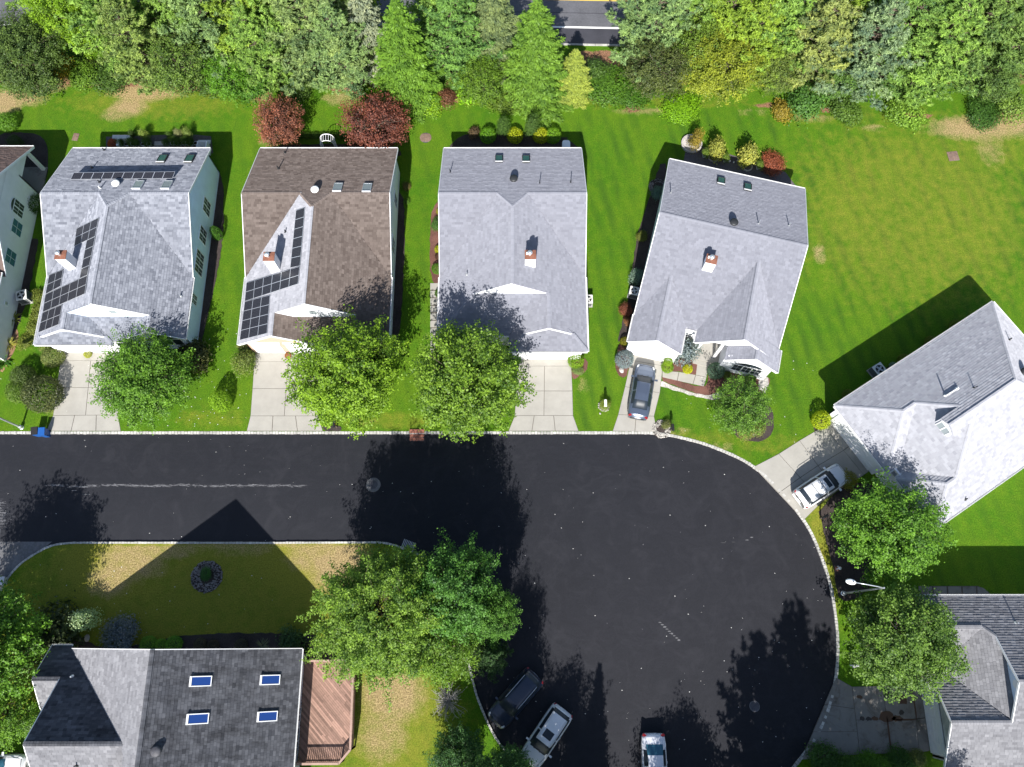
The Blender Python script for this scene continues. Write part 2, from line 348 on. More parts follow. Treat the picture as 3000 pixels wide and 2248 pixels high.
# ------------------------------------------------ ground, roads, kerbs
RZ = -0.12                                                # street surface, below the lawns
bulb = [P(*q) for q in ((1790, 1268), (1860, 1268), (1926, 1270), (1994, 1282), (2088, 1309), (2197, 1360), (2278, 1431), (2360, 1532), (2400, 1614),
                        (2432, 1709), (2448, 1804), (2455, 1899), (2448, 1994), (2421, 2095), (2380, 2177), (2326, 2248))]
bulb_c = smooth_curve(bulb, 0.6)
tail = smooth_curve([bulb[-1], (17.5, -13.5), (10.5, -16.5), (4.0, -14.5), P(1530, 2248)], 1.5)
isl = [P(*q) for q in ((1530, 2248), (1476, 2195), (1440, 2141), (1404, 2059), (1391, 2019), (1372, 1940), (1350, 1830), (1327, 1735), (1305, 1694), (1269, 1658), (1228, 1626), (1179, 1606), (1133, 1592), (1093, 1589.5))]
isl_c = smooth_curve(isl, 0.5)
cor = smooth_curve([P(*q) for q in ((217, 1590.5), (158, 1597), (113, 1617), (59, 1653), (23, 1694), (0, 1739))] + [(-42.2, -4), (-42.6, -20)], 0.5)
YT, YB = P(0, 1268)[1], P(0, 1591)[1]
road_poly = [(-75, YT)] + [(x, YT) for x in (-40, -20, 0)] + bulb_c + tail[1:-1] + isl_c + [(-20, YB)] + cor + [(-75, -20)]
def lawn():
    xs = np.arange(-58, 58.01, 0.62); ys = np.arange(-16, 66.01, 0.62)
    X, Y = np.meshgrid(xs, ys); X = X + nr.uniform(-.1, .1, X.shape); Y = Y + nr.uniform(-.1, .1, Y.shape)
    pts = [Vector((a, b)) for a, b in zip(X.ravel(), Y.ravel())]
    for r in (80, 140, 400, 1500):
        for k in range(24): pts.append(Vector((r * math.cos(k * PI / 12), 25 + r * math.sin(k * PI / 12))))
    k0 = len(pts); pts += [Vector(p) for p in road_poly]; n = len(road_poly)
    ed = [(k0 + i, k0 + (i + 1) % n) for i in range(n)]
    vs, es, fs, _, _, _ = delaunay_2d_cdt(pts, ed, [], 0, 1e-4)
    V = np.array([(v.x, v.y) for v in vs]); F = np.array(fs)
    cen = V[F].mean(axis=1); keep = ~inside(cen[:, 0], cen[:, 1], road_poly); F = F[keep]
    me = bpy.data.meshes.new('lawn'); me.from_pydata([(a, b, 0) for a, b in V], [], [tuple(int(i) for i in f) for f in F])
    x, y = V[:, 0], V[:, 1]
    def blob(lst):
        o = np.zeros(len(x))
        for px, py, rx, ry, s in lst:
            cx, cy = P(px, py); d = np.sqrt(((x - cx) / rx) ** 2 + ((y - cy) / ry) ** 2)
            o = np.maximum(o, s * np.clip(1.6 - d, 0, 1))
        return o
    dry = blob([(430, 265, 3.6, 1.2, .8), (380, 310, 1.6, 1.3, .75), (340, 335, 1.4, .9, .6), (60, 290, 2.6, .9, .7), (10, 300, 1.8, 1.4, .8), (150, 250, 1.5, .9, .7), (640, 265, 2.2, .6, .5), (1000, 290, 2.2, .9, .55), (760, 280, 1.4, .8, .6),
                (2860, 375, 4.5, 1.3, .75), (2980, 360, 3, 1.6, .7), (2900, 440, 1.5, 2, .45), (2560, 375, 1.2, .5, .55), (2380, 345, 2.5, .5, .5), (1900, 325, 3.5, .5, .55), (1560, 302, 2, .35, .55), (2210, 330, 2, .4, .45),
                (2400, 745, .5, 1.2, .6), (780, 420, .8, 1, .4), (1000, 1660, 2.4, 2.2, .8), (920, 1630, 2.4, 1.4, .62), (700, 1605, 3, .7, .55), (1150, 2030, 2.4, 2.2, .75), (1120, 2150, 2, 2.2, .6), (390, 1640, 2.8, 1.8, .66), (320, 1700, 1.8, 1.4, .66), (500, 1610, 2.5, .8, .6), (1970, 1265, 2, .35, .5), (2110, 1310, 1.6, .4, .5),
                (150, 1185, .7, 1.1, .5), (1710, 1130, .5, .8, .45), (2105, 1190, .4, .8, .5), (1620, 1800, .1, .1, 0), (2430, 1480, 1, 2, .4), (120, 1010, .8, 1.6, .35), (1060, 1240, 2, .5, .35), (2390, 1310, 1, .3, .5)])
    yel = blob([(900, 1650, 6, 3.4, 1), (320, 1650, 5, 3.4, 1), (600, 1740, 16, 6, .85), (1150, 2100, 5, 6, .7), (100, 1950, 4, 4, .9), (2900, 420, 5, 4, .45), (1150, 1235, 5, .8, .5), (200, 1200, 2, 2, .35), (2680, 620, 12, 10, .5), (2450, 550, 6, 7, .35), (2250, 1300, 4, 1, .4), (2410, 1600, 1, 6, .8), (2000, 1280, 6, .7, .45), (450, 300, 9, 2, .5), (620, 1225, 4, 1, .4), (1750, 300, 20, .8, .4), (2600, 350, 12, 1.5, .35)])
    strw = blob([(330, 245, 3.2, .45, .9), (430, 228, 2.6, .5, .9), (600, 258, 2.6, .3, .9), (690, 262, 1.6, .3, .7), (190, 235, 1.6, .5, .7), (1340, 292, 2, .4, 1), (1000, 262, 1.4, .35, .9), (1760, 295, 1.6, .3, .9), (1850, 318, .9, .5, .8), (2540, 332, .9, .2, .9), (2670, 340, .8, .25, .9), (2720, 345, 1.6, .25, .9), (2960, 335, 1.6, .3, .8), (1770, 172, 1.6, .9, 1), (1710, 165, 1.8, .7, .7), (860, 275, 1.2, .4, .8), (2240, 305, 1.2, .3, .8), (2420, 325, .8, .2, .8), (1300, 280, 1, .4, .8), (1215, 262, .9, .6, .8), (70, 400, 1.6, .3, .8)])
    belt = np.clip((y - 50.4) / 1.0, 0, 1) * np.clip((54.9 - y) / 0.5, 0, 1); strw = np.maximum(strw, belt * .5)
    strp = np.where((x > 5) & (y > 16), 1.0, .35) * np.clip((50 - y) / 3, 0, 1)
    for nm, a in (('dry', dry), ('yellow', yel), ('straw', strw), ('stripe', strp)):
        at = me.attributes.new(nm, 'FLOAT', 'POINT'); at.data.foreach_set('value', a.astype(np.float32))
    me.materials.append(M['grass']); me.update()
    o = link('lawn', me); tag(o, kind='structure'); o['label'] = 'mown green lawn with dry tan patches between the houses'
lawn()
def sheet(name, pts, z, mat, parent=None):
    """flat area, triangulated"""
    vs, es, fs, _, _, _ = delaunay_2d_cdt([Vector(p) for p in pts], [(i, (i + 1) % len(pts)) for i in range(len(pts))], [], 1, 1e-5)
    me = bpy.data.meshes.new(name); me.from_pydata([(v.x, v.y, z) for v in vs], [], [tuple(f) for f in fs]); me.materials.append(mat)
    me.update(); me.validate()
    o = link(name, me, parent)
    return o
tag(sheet('street', road_poly, RZ, M['asphalt']), 'dark sealed asphalt street widening into a round cul-de-sac', kind='structure')
side = [P(0, 1586), P(145, 1586), P(217, 1590)] + cor[1:-6] + [P(0, 1739)]
side = [(-60, P(0, 1586)[1]), P(150, 1587)] + [c for c in cor if c[0] < -37.8 and c[1] > -10] + [(-60, -9.5)]
tag(sheet('side_street', [(a, b) for a, b in side], RZ + 0.004, M['old_asphalt']), 'older pale grey asphalt of the side street', kind='structure')
# county road beyond the trees
def rd(x0, ya, yb):                                       # the road bends gently: centre line y(x)
    return [(x, ya - 0.00042 * (x + 22) ** 2 * (1 if x > -22 else 0.2)) for x in range(-130, 131, 5)] + [(x, yb - 0.00042 * (x + 22) ** 2 * (1 if x > -22 else 0.2)) for x in range(130, -131, -5)]
tag(sheet('county_road', rd(0, 58.7, 70.5), 0.008, M['mainroad']), 'grey worn asphalt road behind the belt of trees', kind='structure')
tag(sheet('road_shoulder', rd(0, 56.6, 58.55), 0.008, M['shoulder']), 'dark asphalt shoulder of the road behind the trees', kind='structure')
tag(sheet('edge_line', rd(0, 58.5, 58.72), 0.014, M['whitepaint']), 'white edge line of the road behind the trees', kind='structure')
for k, (a, b) in enumerate(((61.95, 62.1), (62.25, 62.4))):
    tag(sheet('yellow_line', rd(0, a, b), 0.014, M['yellowpaint']), 'one of the two yellow lines in the middle of the road', kind='structure')
tag(sheet('tar_seam', rd(0, 60.35, 60.42), 0.014, M['shoulder']), 'dark tar seam along the near lane of the road', kind='structure')
def kerbline(name, pts, label, wd=0.20, step=0.27, z0=RZ - .1, z1=0.03, mat='granite'):
    mb = MB(); 
    L = [0]
    for a, b in zip(pts, pts[1:]): L.append(L[-1] + math.dist(a, b))
    s = 0.0; i = 0
    while s < L[-1] - step:
        l = step * rnd.uniform(.85, 1.1)
        def at(d):
            k = int(np.searchsorted(L, d, 'right')) - 1; k = min(max(k, 0), len(pts) - 2)
            t = (d - L[k]) / max(L[k + 1] - L[k], 1e-6); return (pts[k][0] * (1 - t) + pts[k + 1][0] * t, pts[k][1] * (1 - t) + pts[k + 1][1] * t)
        a = at(s + .018); b = at(s + l - .012); d = Vector((b[0] - a[0], b[1] - a[1])); 
        if d.length > 1e-4:
            d.normalize(); nn = Vector((-d.y, d.x)) * (wd / 2 * rnd.uniform(.85, 1.1)); j = rnd.uniform(-.012, .012); z = z1 + rnd.uniform(-.015, .012)
            q = [(a[0] - nn.x, a[1] - nn.y), (b[0] - nn.x, b[1] - nn.y), (b[0] + nn.x, b[1] + nn.y), (a[0] + nn.x, a[1] + nn.y)]
            mb.poly([(x + j * nn.x * 5, y + j * nn.y * 5) for x, y in q], z0, z)
        s += l
    root = tag(sheet_strip(name, pts, wd * .8, z1 - .035), label, kind='structure')
    tag(mb.build('kerb_stones', M[mat], root), kind='stuff')
def sheet_strip(name, pts, wd, z):
    mb = MB()
    for a, b in zip(pts, pts[1:]): mb.bar((a[0], a[1], z - .1), (b[0], b[1], z - .1), wd, .2)
    return mb.build(name, M['joint'])
kerbline('kerb', [(-60, YT), (-20, YT), (0, YT)] + bulb_c + tail[1:3], 'pale granite block kerb along the houses and round the cul-de-sac', 0.21)
kerbline('kerb', isl_c + [(-20, YB)] + cor[:-6], 'pale granite block kerb round the corner lawn', 0.16)
kerbline('kerb', rd(0, 56.5, 56.5)[10:44], 'pale concrete kerb behind the belt of trees', 0.2, 1.2, 0.0, 0.08)
# small white litter of petals on the street
mb = MB()
for _ in range(230):
    for __ in range(30):
        px, py = rnd.uniform(0, 2440), rnd.uniform(1280, 2248); x, y = P(px, py, RZ)
        if inside(np.array([x]), np.array([y]), road_poly)[0]: break
    r = rnd.choice((.018, .02, .025, .03, .045)) ; a = rnd.uniform(0, 3)
    mb.add([(x + r * math.cos(a + q), y + r * math.sin(a + q) * .7, RZ + .012 + .01 * (q > 3)) for q in (0, 1.6, 3.1, 4.7)], [(0, 1, 2, 3)])
for _ in range(160):
    px, py = rnd.choice([(rnd.uniform(480, 760), rnd.uniform(1100, 1250)), (rnd.uniform(0, 700), rnd.uniform(950, 1250)), (rnd.uniform(2000, 2400), rnd.uniform(1000, 1300)), (rnd.uniform(100, 900), rnd.uniform(1650, 1900))])
    x, y = P(px, py); r = rnd.choice((.03, .04, .05)); a = rnd.uniform(0, 3)
    mb.add([(x + r * math.cos(a + q), y + r * math.sin(a + q) * .7, .03) for q in (0, 1.6, 3.1, 4.7)], [(0, 1, 2, 3)])
tag(mb.build('fallen_petals', M['petal']), 'tiny white petals scattered over street and lawn', 'petals', kind='stuff')

# ------------------------------------------------ driveways and walks: single slabs with open joints
def slabs(name, outline, quads, label, mat='concrete', z=0.03):
    root = sheet(name, outline, z - .025, M['joint']); tag(root, label, kind='structure')
    for q in quads:
        cx = sum(p[0] for p in q) / len(q); cy = sum(p[1] for p in q) / len(q)
        pts = []
        for x, y in q:
            d = math.hypot(x - cx, y - cy); k = 1 - .028 / max(d, .1); pts.append((cx + (x - cx) * k, cy + (y - cy) * k))
        MB().poly(pts, -.1, z + rnd.uniform(-.006, .006)).build('slab', M[mat], root)
    return root
def lerp(a, b, t): return tuple(a[i] + (b[i] - a[i]) * t for i in range(len(a)))
def drive(rows, label, mat='concrete', splits=None, name='driveway'):
    """rows of (left px, right px) from the garage down to the kerb, number of slabs across per row"""
    R_ = [(P(*a), P(*b)) for a, b in rows]; qs = []
    for i in range(len(R_) - 1):
        n = splits[i]
        for k in range(n):
            qs.append([lerp(R_[i][0], R_[i][1], k / n), lerp(R_[i][0], R_[i][1], (k + 1) / n), lerp(R_[i + 1][0], R_[i + 1][1], (k + 1) / n), lerp(R_[i + 1][0], R_[i + 1][1], k / n)])
    out = [a for a, b in R_] + [b for a, b in R_][::-1]
    return slabs(name, out, qs, label, mat)
drive([((184, 1020), (350, 1020)), ((178, 1057), (354, 1057)), ((166, 1136), (352, 1136)), ((156, 1218), (346, 1216)), ((136, 1263), (354, 1263))], 'pale concrete driveway under the round tree, left of the others', splits=(1, 2, 2, 3))
drive([((748, 1030), (942, 1030)), ((745, 1060), (943, 1060)), ((740, 1139), (938, 1139)), ((734, 1219), (932, 1219)), ((723, 1263), (946, 1263))], 'pale concrete driveway in front of the brown roofed house', splits=(1, 2, 2, 3))
drive([((1520, 1040), (1674, 1040)), ((1516, 1073), (1674, 1073)), ((1512, 1146), (1677, 1146)), ((1508, 1218), (1679, 1218)), ((1490, 1263), (1695, 1263))], 'pale concrete driveway half under the tall street tree', splits=(1, 2, 2, 3))
drive([((1852, 1030), (1945, 1048)), ((1848, 1056), (1942, 1072)), ((1831, 1133), (1933, 1152)), ((1811, 1215), (1916, 1220)), ((1795, 1263), (1925, 1266))], 'narrow concrete driveway with the blue-grey sedan', splits=(1, 1, 1, 2))
drive([((2433, 1232), (2548, 1380)), ((2413, 1249), (2531, 1392)), ((2342, 1291), (2452, 1440)), ((2281, 1330), (2408, 1471)), ((2208, 1368), (2355, 1524))], 'wide concrete driveway with the white sport utility car', splits=(2, 2, 2, 2))
drive([((2701, 2009), (2724, 2200)), ((2672, 2009), (2694, 2206)), ((2586, 2010), (2609, 2208)), ((2496, 2012), (2519, 2210)), ((2449, 1985), (2347, 2226))], 'oil stained concrete driveway beside the lower right house', 'concrete_old_shade', (2, 2, 2, 3))
# walks
wk = [[(1940, 1087), (1989, 1090), (1984, 1116), (1940, 1106)], [(1989, 1090), (2038, 1099), (2030, 1126), (1984, 1116)], [(2038, 1099), (2070, 1106), (2062, 1133), (2030, 1126)], [(2038, 1099), (2043, 1060), (2077, 1062), (2070, 1106)], [(2043, 1060), (2048, 1020), (2085, 1022), (2077, 1062)]]
slabs('walk', [P(*q) for q in ((1940, 1087), (2038, 1099), (2048, 1020), (2085, 1022), (2062, 1133), (1940, 1106))], [[P(*p) for p in q] for q in wk], 'beige concrete walk bending from driveway to the front steps')
wk2 = [[(2690 + 43 * k, 1718), (2730 + 43 * k, 1718), (2732 + 43 * k, 1752), (2692 + 43 * k, 1752)] for k in range(4)] + [[(2862, 1718), (2880, 1722), (2896, 1736), (2864, 1752)], [(2896, 1736), (2908, 1752), (2905, 1760), (2864, 1752)]]
slabs('walk', [P(*q) for q in ((2690, 1717), (2865, 1717), (2896, 1734), (2910, 1754), (2690, 1756))], [[P(*p) for p in q] for q in wk2], 'shaded grey concrete walk behind the lower right house', 'concrete_old_shade')
wk3 = [[(1260, 830 + 22 * k), (1285, 830 + 22 * k), (1285, 850 + 22 * k), (1260, 850 + 22 * k)] for k in range(12)]
slabs('walk', [P(*q) for q in ((1262, 838), (1282, 832), (1286, 1096), (1260, 1096))], [[P(*p) for p in q] for q in wk3], 'narrow concrete walk along the left side of the third house')
# stains on the lower right driveway, scuffs on the street
def blotch(name, px, py, rx, ry, mat, label, z=.042, n=15):
    x, y = P(px, py); q = [(x + math.cos(2 * PI * k / n) * rx * rnd.uniform(.7, 1.2), y + math.sin(2 * PI * k / n) * ry * rnd.uniform(.7, 1.2)) for k in range(n)]
    return tag(sheet(name, q, z, M[mat]), label, kind='structure')
for px, py, rx, ry, m_ in ((2600, 2037, .3, .24, 'oil'), (2619, 2038, .27, .24, 'oil'), (2644, 2051, .42, .34, 'rustst'), (2518, 2042, .22, .15, 'rustst'), (2525, 2105, .2, .16, 'oil'), (2545, 2106, .22, .16, 'oil'), (2563, 2105, .24, .15, 'rustst'), (2598, 2098, .7, .4, 'rustst'), (2628, 2105, .4, .25, 'rustst'), (2650, 2109, .9, .07, 'rustst'), (2678, 2060, .06, 1.3, 'rustst'), (2604, 2150, .07, 1.3, 'rustst'), (2640, 2088, .2, .18, 'oil')):
    blotch('stain', px, py, rx, ry, m_, 'brown stain on the lower right driveway')
for px, py, rx, ry in [(1934 + 7 * k, 1824 + 6.5 * k, .13, .035 + .012 * (k % 3)) for k in range(9)] + [(2190, 1582, .16, .03), (2203, 1574, .12, .04), (2120, 1590, .2, .015), (2150, 1588, .16, .012), (250, 1448, .3, .04), (215, 1437, .25, .03)]: blotch('scuff', px, py, rx, ry, 'old_asphalt', 'pale scuff in the street surface', RZ + .006, 11)
# planting beds
def bed(name, pts, mat, label, z=0.035, step=.35):
    c = smooth_curve([P(*q) for q in pts] + [P(*pts[0])], step)[:-1]
    c = [(x + rnd.uniform(-.06, .06), y + rnd.uniform(-.06, .06)) for x, y in c]
    mb = MB().poly(c, -.05, z); return tag(mb.build(name, M[mat]), label, kind='structure')
bed('mulch_bed', [(1940, 1040), (1975, 1030), (2045, 1042), (2044, 1096), (1990, 1088), (1942, 1084)], 'mulch_red', 'red mulch bed between walk and garage', .02)
bed('mulch_bed', [(2068, 1040), (2110, 1060), (2240, 1100), (2255, 1120), (2240, 1150), (2215, 1145), (2140, 1130), (2085, 1155), (2050, 1155), (1942, 1117), (1940, 1104), (2065, 1130)], 'mulch_red', 'red mulch bed along the front of the turned house', .02)
bed('mulch_bed', [(1815, 1010), (1845, 1020), (1850, 1060), (1828, 1108), (1805, 1085), (1803, 1050)], 'mulch_red', 'red mulch bed left of the narrow driveway', .02)
bed('mulch_bed', [(1840, 880), (1865, 700), (1900, 590), (1935, 480), (1950, 480), (1950, 620), (1870, 960), (1830, 1000), (1812, 1000)], 'mulch_dark', 'dark planting bed along the left wall of the turned house')
bed('gravel_strip', [(1938, 1118), (2050, 1156), (2090, 1156), (2150, 1122), (2155, 1132), (2100, 1170), (2070, 1168), (2040, 1163), (1936, 1131)], 'pebble', 'white pebble strip along the bed of the turned house', .03)
bed('gravel_strip', [(2225, 1085), (2250, 1110), (2252, 1135), (2240, 1152), (2222, 1140)], 'pebble', 'white pebbles at the right end of the bed', .045)
bed('mulch_bed', [(550, 500), (640, 500), (655, 640), (640, 780), (590, 1000), (575, 1010), (585, 700)], 'mulch_dark', 'dark mulch bed along the right wall of the first grey house')
bed('mulch_bed', [(550, 1000), (600, 1010), (612, 1060), (600, 1085), (570, 1085), (520, 1050)], 'mulch_dark', 'dark mulch bed behind the round tree')
bed('mulch_bed', [(0, 395), (20, 388), (125, 405), (140, 500), (115, 560), (100, 560), (0, 560)], 'mulch_dark', 'dark bed behind the beige house')
bed('mulch_bed', [(95, 700), (112, 700), (88, 840), (50, 960), (0, 1020), (30, 850)], 'mulch_dark', 'dark gravel bed along the beige house wall')
bed('mulch_bed', [(0, 1000), (40, 960), (55, 990), (25, 1060), (0, 1090)], 'mulch_tan', 'tan mulch bed at the foot of the beige house', .02)
bed('mulch_bed', [(1345, 405), (1400, 392), (1640, 402), (1660, 410), (1680, 450), (1335, 450)], 'mulch_dark', 'dark patio bed behind the third house')
bed('mulch_bed', [(830, 425), (1120, 425), (1150, 462), (800, 462)], 'mulch_dark', 'dark bed behind the brown roofed house')
bed('mulch_bed', [(1150, 560), (1180, 580), (1185, 700), (1172, 960), (1145, 980)], 'mulch_dark', 'dark strip painted for the shade along the right wall of the brown roofed house')  # dark strip laid where only the shade of the house falls
bed('patio', [(2010, 430), (2040, 425), (2300, 505), (2330, 545), (2310, 570), (2000, 480)], 'paver', 'dark paved patio behind the turned house', .03, 2)
bed('patio', [(310, 400), (620, 400), (625, 450), (310, 450)], 'paver', 'dark paved patio behind the first grey house', .03, 2)
bed('mulch_bed', [(1275, 600), (1300, 600), (1296, 830), (1262, 800), (1262, 640)], 'mulch_red', 'red mulch bed along the left wall of the third house', .02)
bed('mulch_bed', [(205, 1850), (330, 1900), (560, 1860), (900, 1860), (960, 1900), (960, 1960), (200, 1930)], 'mulch_dark', 'dark bed along the north wall of the lower left house')
bed('mulch_bed', [(1675, 1065), (1715, 1050), (1720, 1080), (1680, 1112)], 'mulch_red', 'small red mulch bed at the right garage corner', .02)
bed('mulch_bed', [(2150, 1220), (2250, 1190), (2265, 1260), (2235, 1292), (2190, 1292), (2150, 1270)], 'mulch_dark', 'planted ring bed under the small ornamental tree')
bed('mulch_bed', [(2380, 1250), (2440, 1200), (2620, 1060), (2620, 1080), (2430, 1240), (2390, 1268)], 'mulch_dark', 'dark bed along the north wall of the light roofed house')
bed('mulch_bed', [(2620, 1085), (2840, 925), (2855, 940), (2640, 1100)], 'mulch_dark', 'narrow dark bed under the long eave of the light roofed house')
bed('mulch_bed', [(2400, 1500), (2470, 1430), (2560, 1420), (2600, 1480), (2560, 1700), (2470, 1760), (2440, 1660)], 'mulch_dark', 'dark bare bed under the two right hand trees')
bed('mulch_bed', [(700, 1700), (720, 1700)][:0] or [(945, 1250), (950, 1262), (1000, 1262), (1000, 1250)], 'mulch_dark', 'small bare patch behind the kerb')
def pebble_ring(px, py, r0, r1, label, mat, n=240):
    x, y = P(px, py); root = MB().lathe([(r1, -.05), (r1, .02), (r0, .03)], 24, (0, 0, 0)).build('planting_ring', M['mulch_dark']); root.location = (x, y, 0)
    tag(root, label, 'planting ring'); mb = MB()
    for _ in range(n):
        a = rnd.uniform(0, 2 * PI); r = math.sqrt(rnd.uniform(r0 * r0, r1 * r1)); s = rnd.uniform(.04, .09); X, Y = r * math.cos(a), r * math.sin(a)
        mb.lathe([(s * .7, 0), (s, .03), (s * .5, .07)], 5, (X, Y, .02), 1, rnd.uniform(.6, 1))
    tag(mb.build('stones', M[mat], root), kind='stuff')
pebble_ring(606, 1690, .55, 1.25, 'round ring of grey stones in the shaded corner lawn', 'pebble_grey', 420)
pebble_ring(1938, 1258, .35, .78, 'white pebble ring at the mailbox by the kerb', 'pebble', 260)
pebble_ring(1770, 1190, .25, .5, 'small round flower ring in the strip of lawn', 'pebble', 90)
pebble_ring(1928, 548, .5, .85, 'pebble ring behind the left corner of the turned house', 'pebble_grey', 160)

# ------------------------------------------------ houses
def shingle_mesh(pts, mat, expo=.21, lift=.03, wmin=.24, wmax=.42, seed=0):
    """courses of single overlapping tabs laid on the polygon pts (3-D, planar)"""
    r = random.Random(seed); pts = [Vector(p) for p in pts]; n = Vector((0, 0, 0))
    for i in range(len(pts)): n += pts[i].cross(pts[(i + 1) % len(pts)])
    n.normalize()
    if n.z < 0: n = -n
    u = Vector((0, 0, 1)).cross(n); u = u.normalized() if u.length > 1e-4 else Vector((1, 0, 0)); v = n.cross(u)
    if v.z < 0: v = -v; u = -u
    o = pts[0]; q = [((p - o).dot(u), (p - o).dot(v)) for p in pts]
    v0 = min(b for a, b in q); v1 = max(b for a, b in q); mb = MB(); tone = []
    k = 0; y = v0
    while y < v1 - .02:
        ya, yb = y, min(y + expo * 1.15, v1); ym = min(y + expo * .5, (y + v1) / 2); xs = []
        for i in range(len(q)):
            (a1, b1), (a2, b2) = q[i], q[(i + 1) % len(q)]
            if (b1 > ym) != (b2 > ym):
                g = (a2 - a1) / (b2 - b1); xm = a1 + (ym - b1) * g; g = max(-1.6, min(1.6, g)); xs.append((xm, g))
        xs.sort()
        for (xa, ga), (xb, gb) in zip(xs[::2], xs[1::2]):
            x = xa - r.uniform(0, wmax); row = r.uniform(-.05, .05)
            while x < xb:
                w_ = r.uniform(wmin, wmax); l, h = x, x + w_ - .008; x += w_
                def cl(X, Y):
                    return min(max(X, xa + ga * (Y - ym)), xb + gb * (Y - ym))
                la, ha, lb, hb = cl(l, ya), cl(h, ya), cl(l, yb), cl(h, yb)
                if ha - la < .01 and hb - lb < .01: continue
                t = lift * r.uniform(.75, 1.25)
                P_ = lambda X, Y, Z: o + u * X + v * Y + n * Z
                mb.add([P_(la, ya, 0), P_(ha, ya, 0), P_(la, ya, t), P_(ha, ya, t), P_(lb, yb, .004), P_(hb, yb, .004)], [(0, 1, 3, 2), (2, 3, 5, 4)])
                tn = min(1, max(0, r.gauss(.5, .24) + row)); tone += [tn] * 6
        y += expo; k += 1
    mb.tone = tone
    return mb
class House:
    def __init__(s, x, y, rz, label, off=(0, 0), group='houses round the cul-de-sac', sh='sh_grey'):
        s.root = thing('house', x, y, rz, label, 'house', group); s.off = off; s.sh = sh; s.k = 0; s.cen = Vector((0, 0, 0))
    def pt(s, x, y, z): return (x - s.off[0], y - s.off[1], z)
    def plane(s, poly, zf, g=(), r=(), c=(), sh=None, trim='white', expo=.21, wmin=.2, wmax=.42):
        s.k += 1; pts = [s.pt(x, y, zf(x, y)) for x, y in poly]; n = len(pts)
        slab = MB().slab([(a, b, z - .012) for a, b, z in pts], (0, 0, -.13)).build('roof', M[sh or s.sh], s.root)
        sm = shingle_mesh(pts, None, expo, seed=s.k * 7 + len(poly), wmin=wmin, wmax=wmax)
        tag(sm.build('shingles', M[sh or s.sh], slab), kind='stuff')
        cx = sum(p[0] for p in pts) / n; cy = sum(p[1] for p in pts) / n
        for i in range(n):
            a, b = Vector(pts[i]), Vector(pts[(i + 1) % n])
            d = (b - a); 
            if d.length < .05: continue
            out = Vector((d.y, -d.x, 0)).normalized()
            if out.dot(Vector((a.x - cx, a.y - cy, 0))) < 0: out = -out
            if i in g:
                m = MB(); m.bar(a + out * .065 + Vector((0, 0, -.05)), b + out * .065 + Vector((0, 0, -.05)), .012, .12); m.bar(a + out * .13 + Vector((0, 0, -.05)), b + out * .13 + Vector((0, 0, -.05)), .018, .12)
                m.bar(a + out * .07 + Vector((0, 0, -.105)), b + out * .07 + Vector((0, 0, -.105)), .13, .012)
                e = d.normalized() * .008
                m.bar(a + e + Vector((0, 0, -.05)), a + e + out * .139 + Vector((0, 0, -.05)), .014, .118); m.bar(b - e + Vector((0, 0, -.05)), b - e + out * .139 + Vector((0, 0, -.05)), .014, .118)
                m.build('gutter', M[trim], slab)
            if i in r:
                MB().bar(a + out * .028 + Vector((0, 0, -.07)), b + out * .028 + Vector((0, 0, -.07)), .05, .19).build('rake_board', M[trim], slab)
            if i in c:
                m = MB(); L = d.length; k = int(L / .2); dn = d.normalized(); side = dn.cross(Vector((0, 0, 1))).normalized(); tn = []
                for j in range(k):
                    p = a + dn * (L * j / k); q_ = a + dn * (L * (j + 1.15) / k); w_ = .15
                    h1, h2 = .052, .034; dz = .06
                    m.add([p - side * w_ + Vector((0, 0, h1 - dz)), p + Vector((0, 0, h1)), p + side * w_ + Vector((0, 0, h1 - dz)), q_ - side * w_ + Vector((0, 0, h2 - dz)), q_ + Vector((0, 0, h2)), q_ + side * w_ + Vector((0, 0, h2 - dz)), p - side * w_ + Vector((0, 0, -.08)), p + side * w_ + Vector((0, 0, -.08))],
                          [(0, 1, 4, 3), (1, 2, 5, 4), (0, 6, 7, 2, 1)]); tn += [min(1, rnd.uniform(.55, 1.15))] * 8
                m.tone = tn; tag(m.build('ridge_cap', M[sh or s.sh], slab), kind='stuff')
        return slab
    def wall(s, pts, mat='siding', name='wall', th=.14, flip=False):
        """vertical wall through the (x, y, z) points; thickness goes inwards (right hand side of first edge unless flipped)"""
        q = [Vector(s.pt(*p)) for p in pts]; d = max((Vector((b.x - a.x, b.y - a.y, 0)) for a, b in zip(q, q[1:])), key=lambda e: e.length)
        d = d.normalized()
        i = Vector((-d.y, d.x, 0)) * th; mid = (q[0] + q[-2]) / 2
        if i.dot(s.cen - Vector((mid.x, mid.y, 0))) < 0: i = -i
        return MB().slab(q, i).build(name, M[mat], s.root)
    def window(s, x, y, z, ang, w_, h_, n=1, glass='glass', arch=False, grid=True, frame='frame', name='window'):
        """ang: outward direction; (x, y, z) middle of the opening on the wall face"""
        X, Y, Z = s.pt(x, y, z); e = MB()
        t = .07
        for a, b, c_, d_ in ((-w_ / 2 - t, w_ / 2 + t, h_ / 2, h_ / 2 + t), (-w_ / 2 - t, w_ / 2 + t, -h_ / 2 - t, -h_ / 2), (-w_ / 2 - t, -w_ / 2, -h_ / 2, h_ / 2), (w_ / 2, w_ / 2 + t, -h_ / 2, h_ / 2)):
            e.box(a, b, -.055, .03, c_, d_)
        for k in range(1, n): xx = -w_ / 2 + w_ * k / n; e.box(xx - .05, xx + .05, -.05, .028, -h_ / 2, h_ / 2)
        o = e.build('window' if name == 'window' else name, M[frame], s.root, loc=(X, Y, Z), rot=(0, 0, ang + PI / 2))
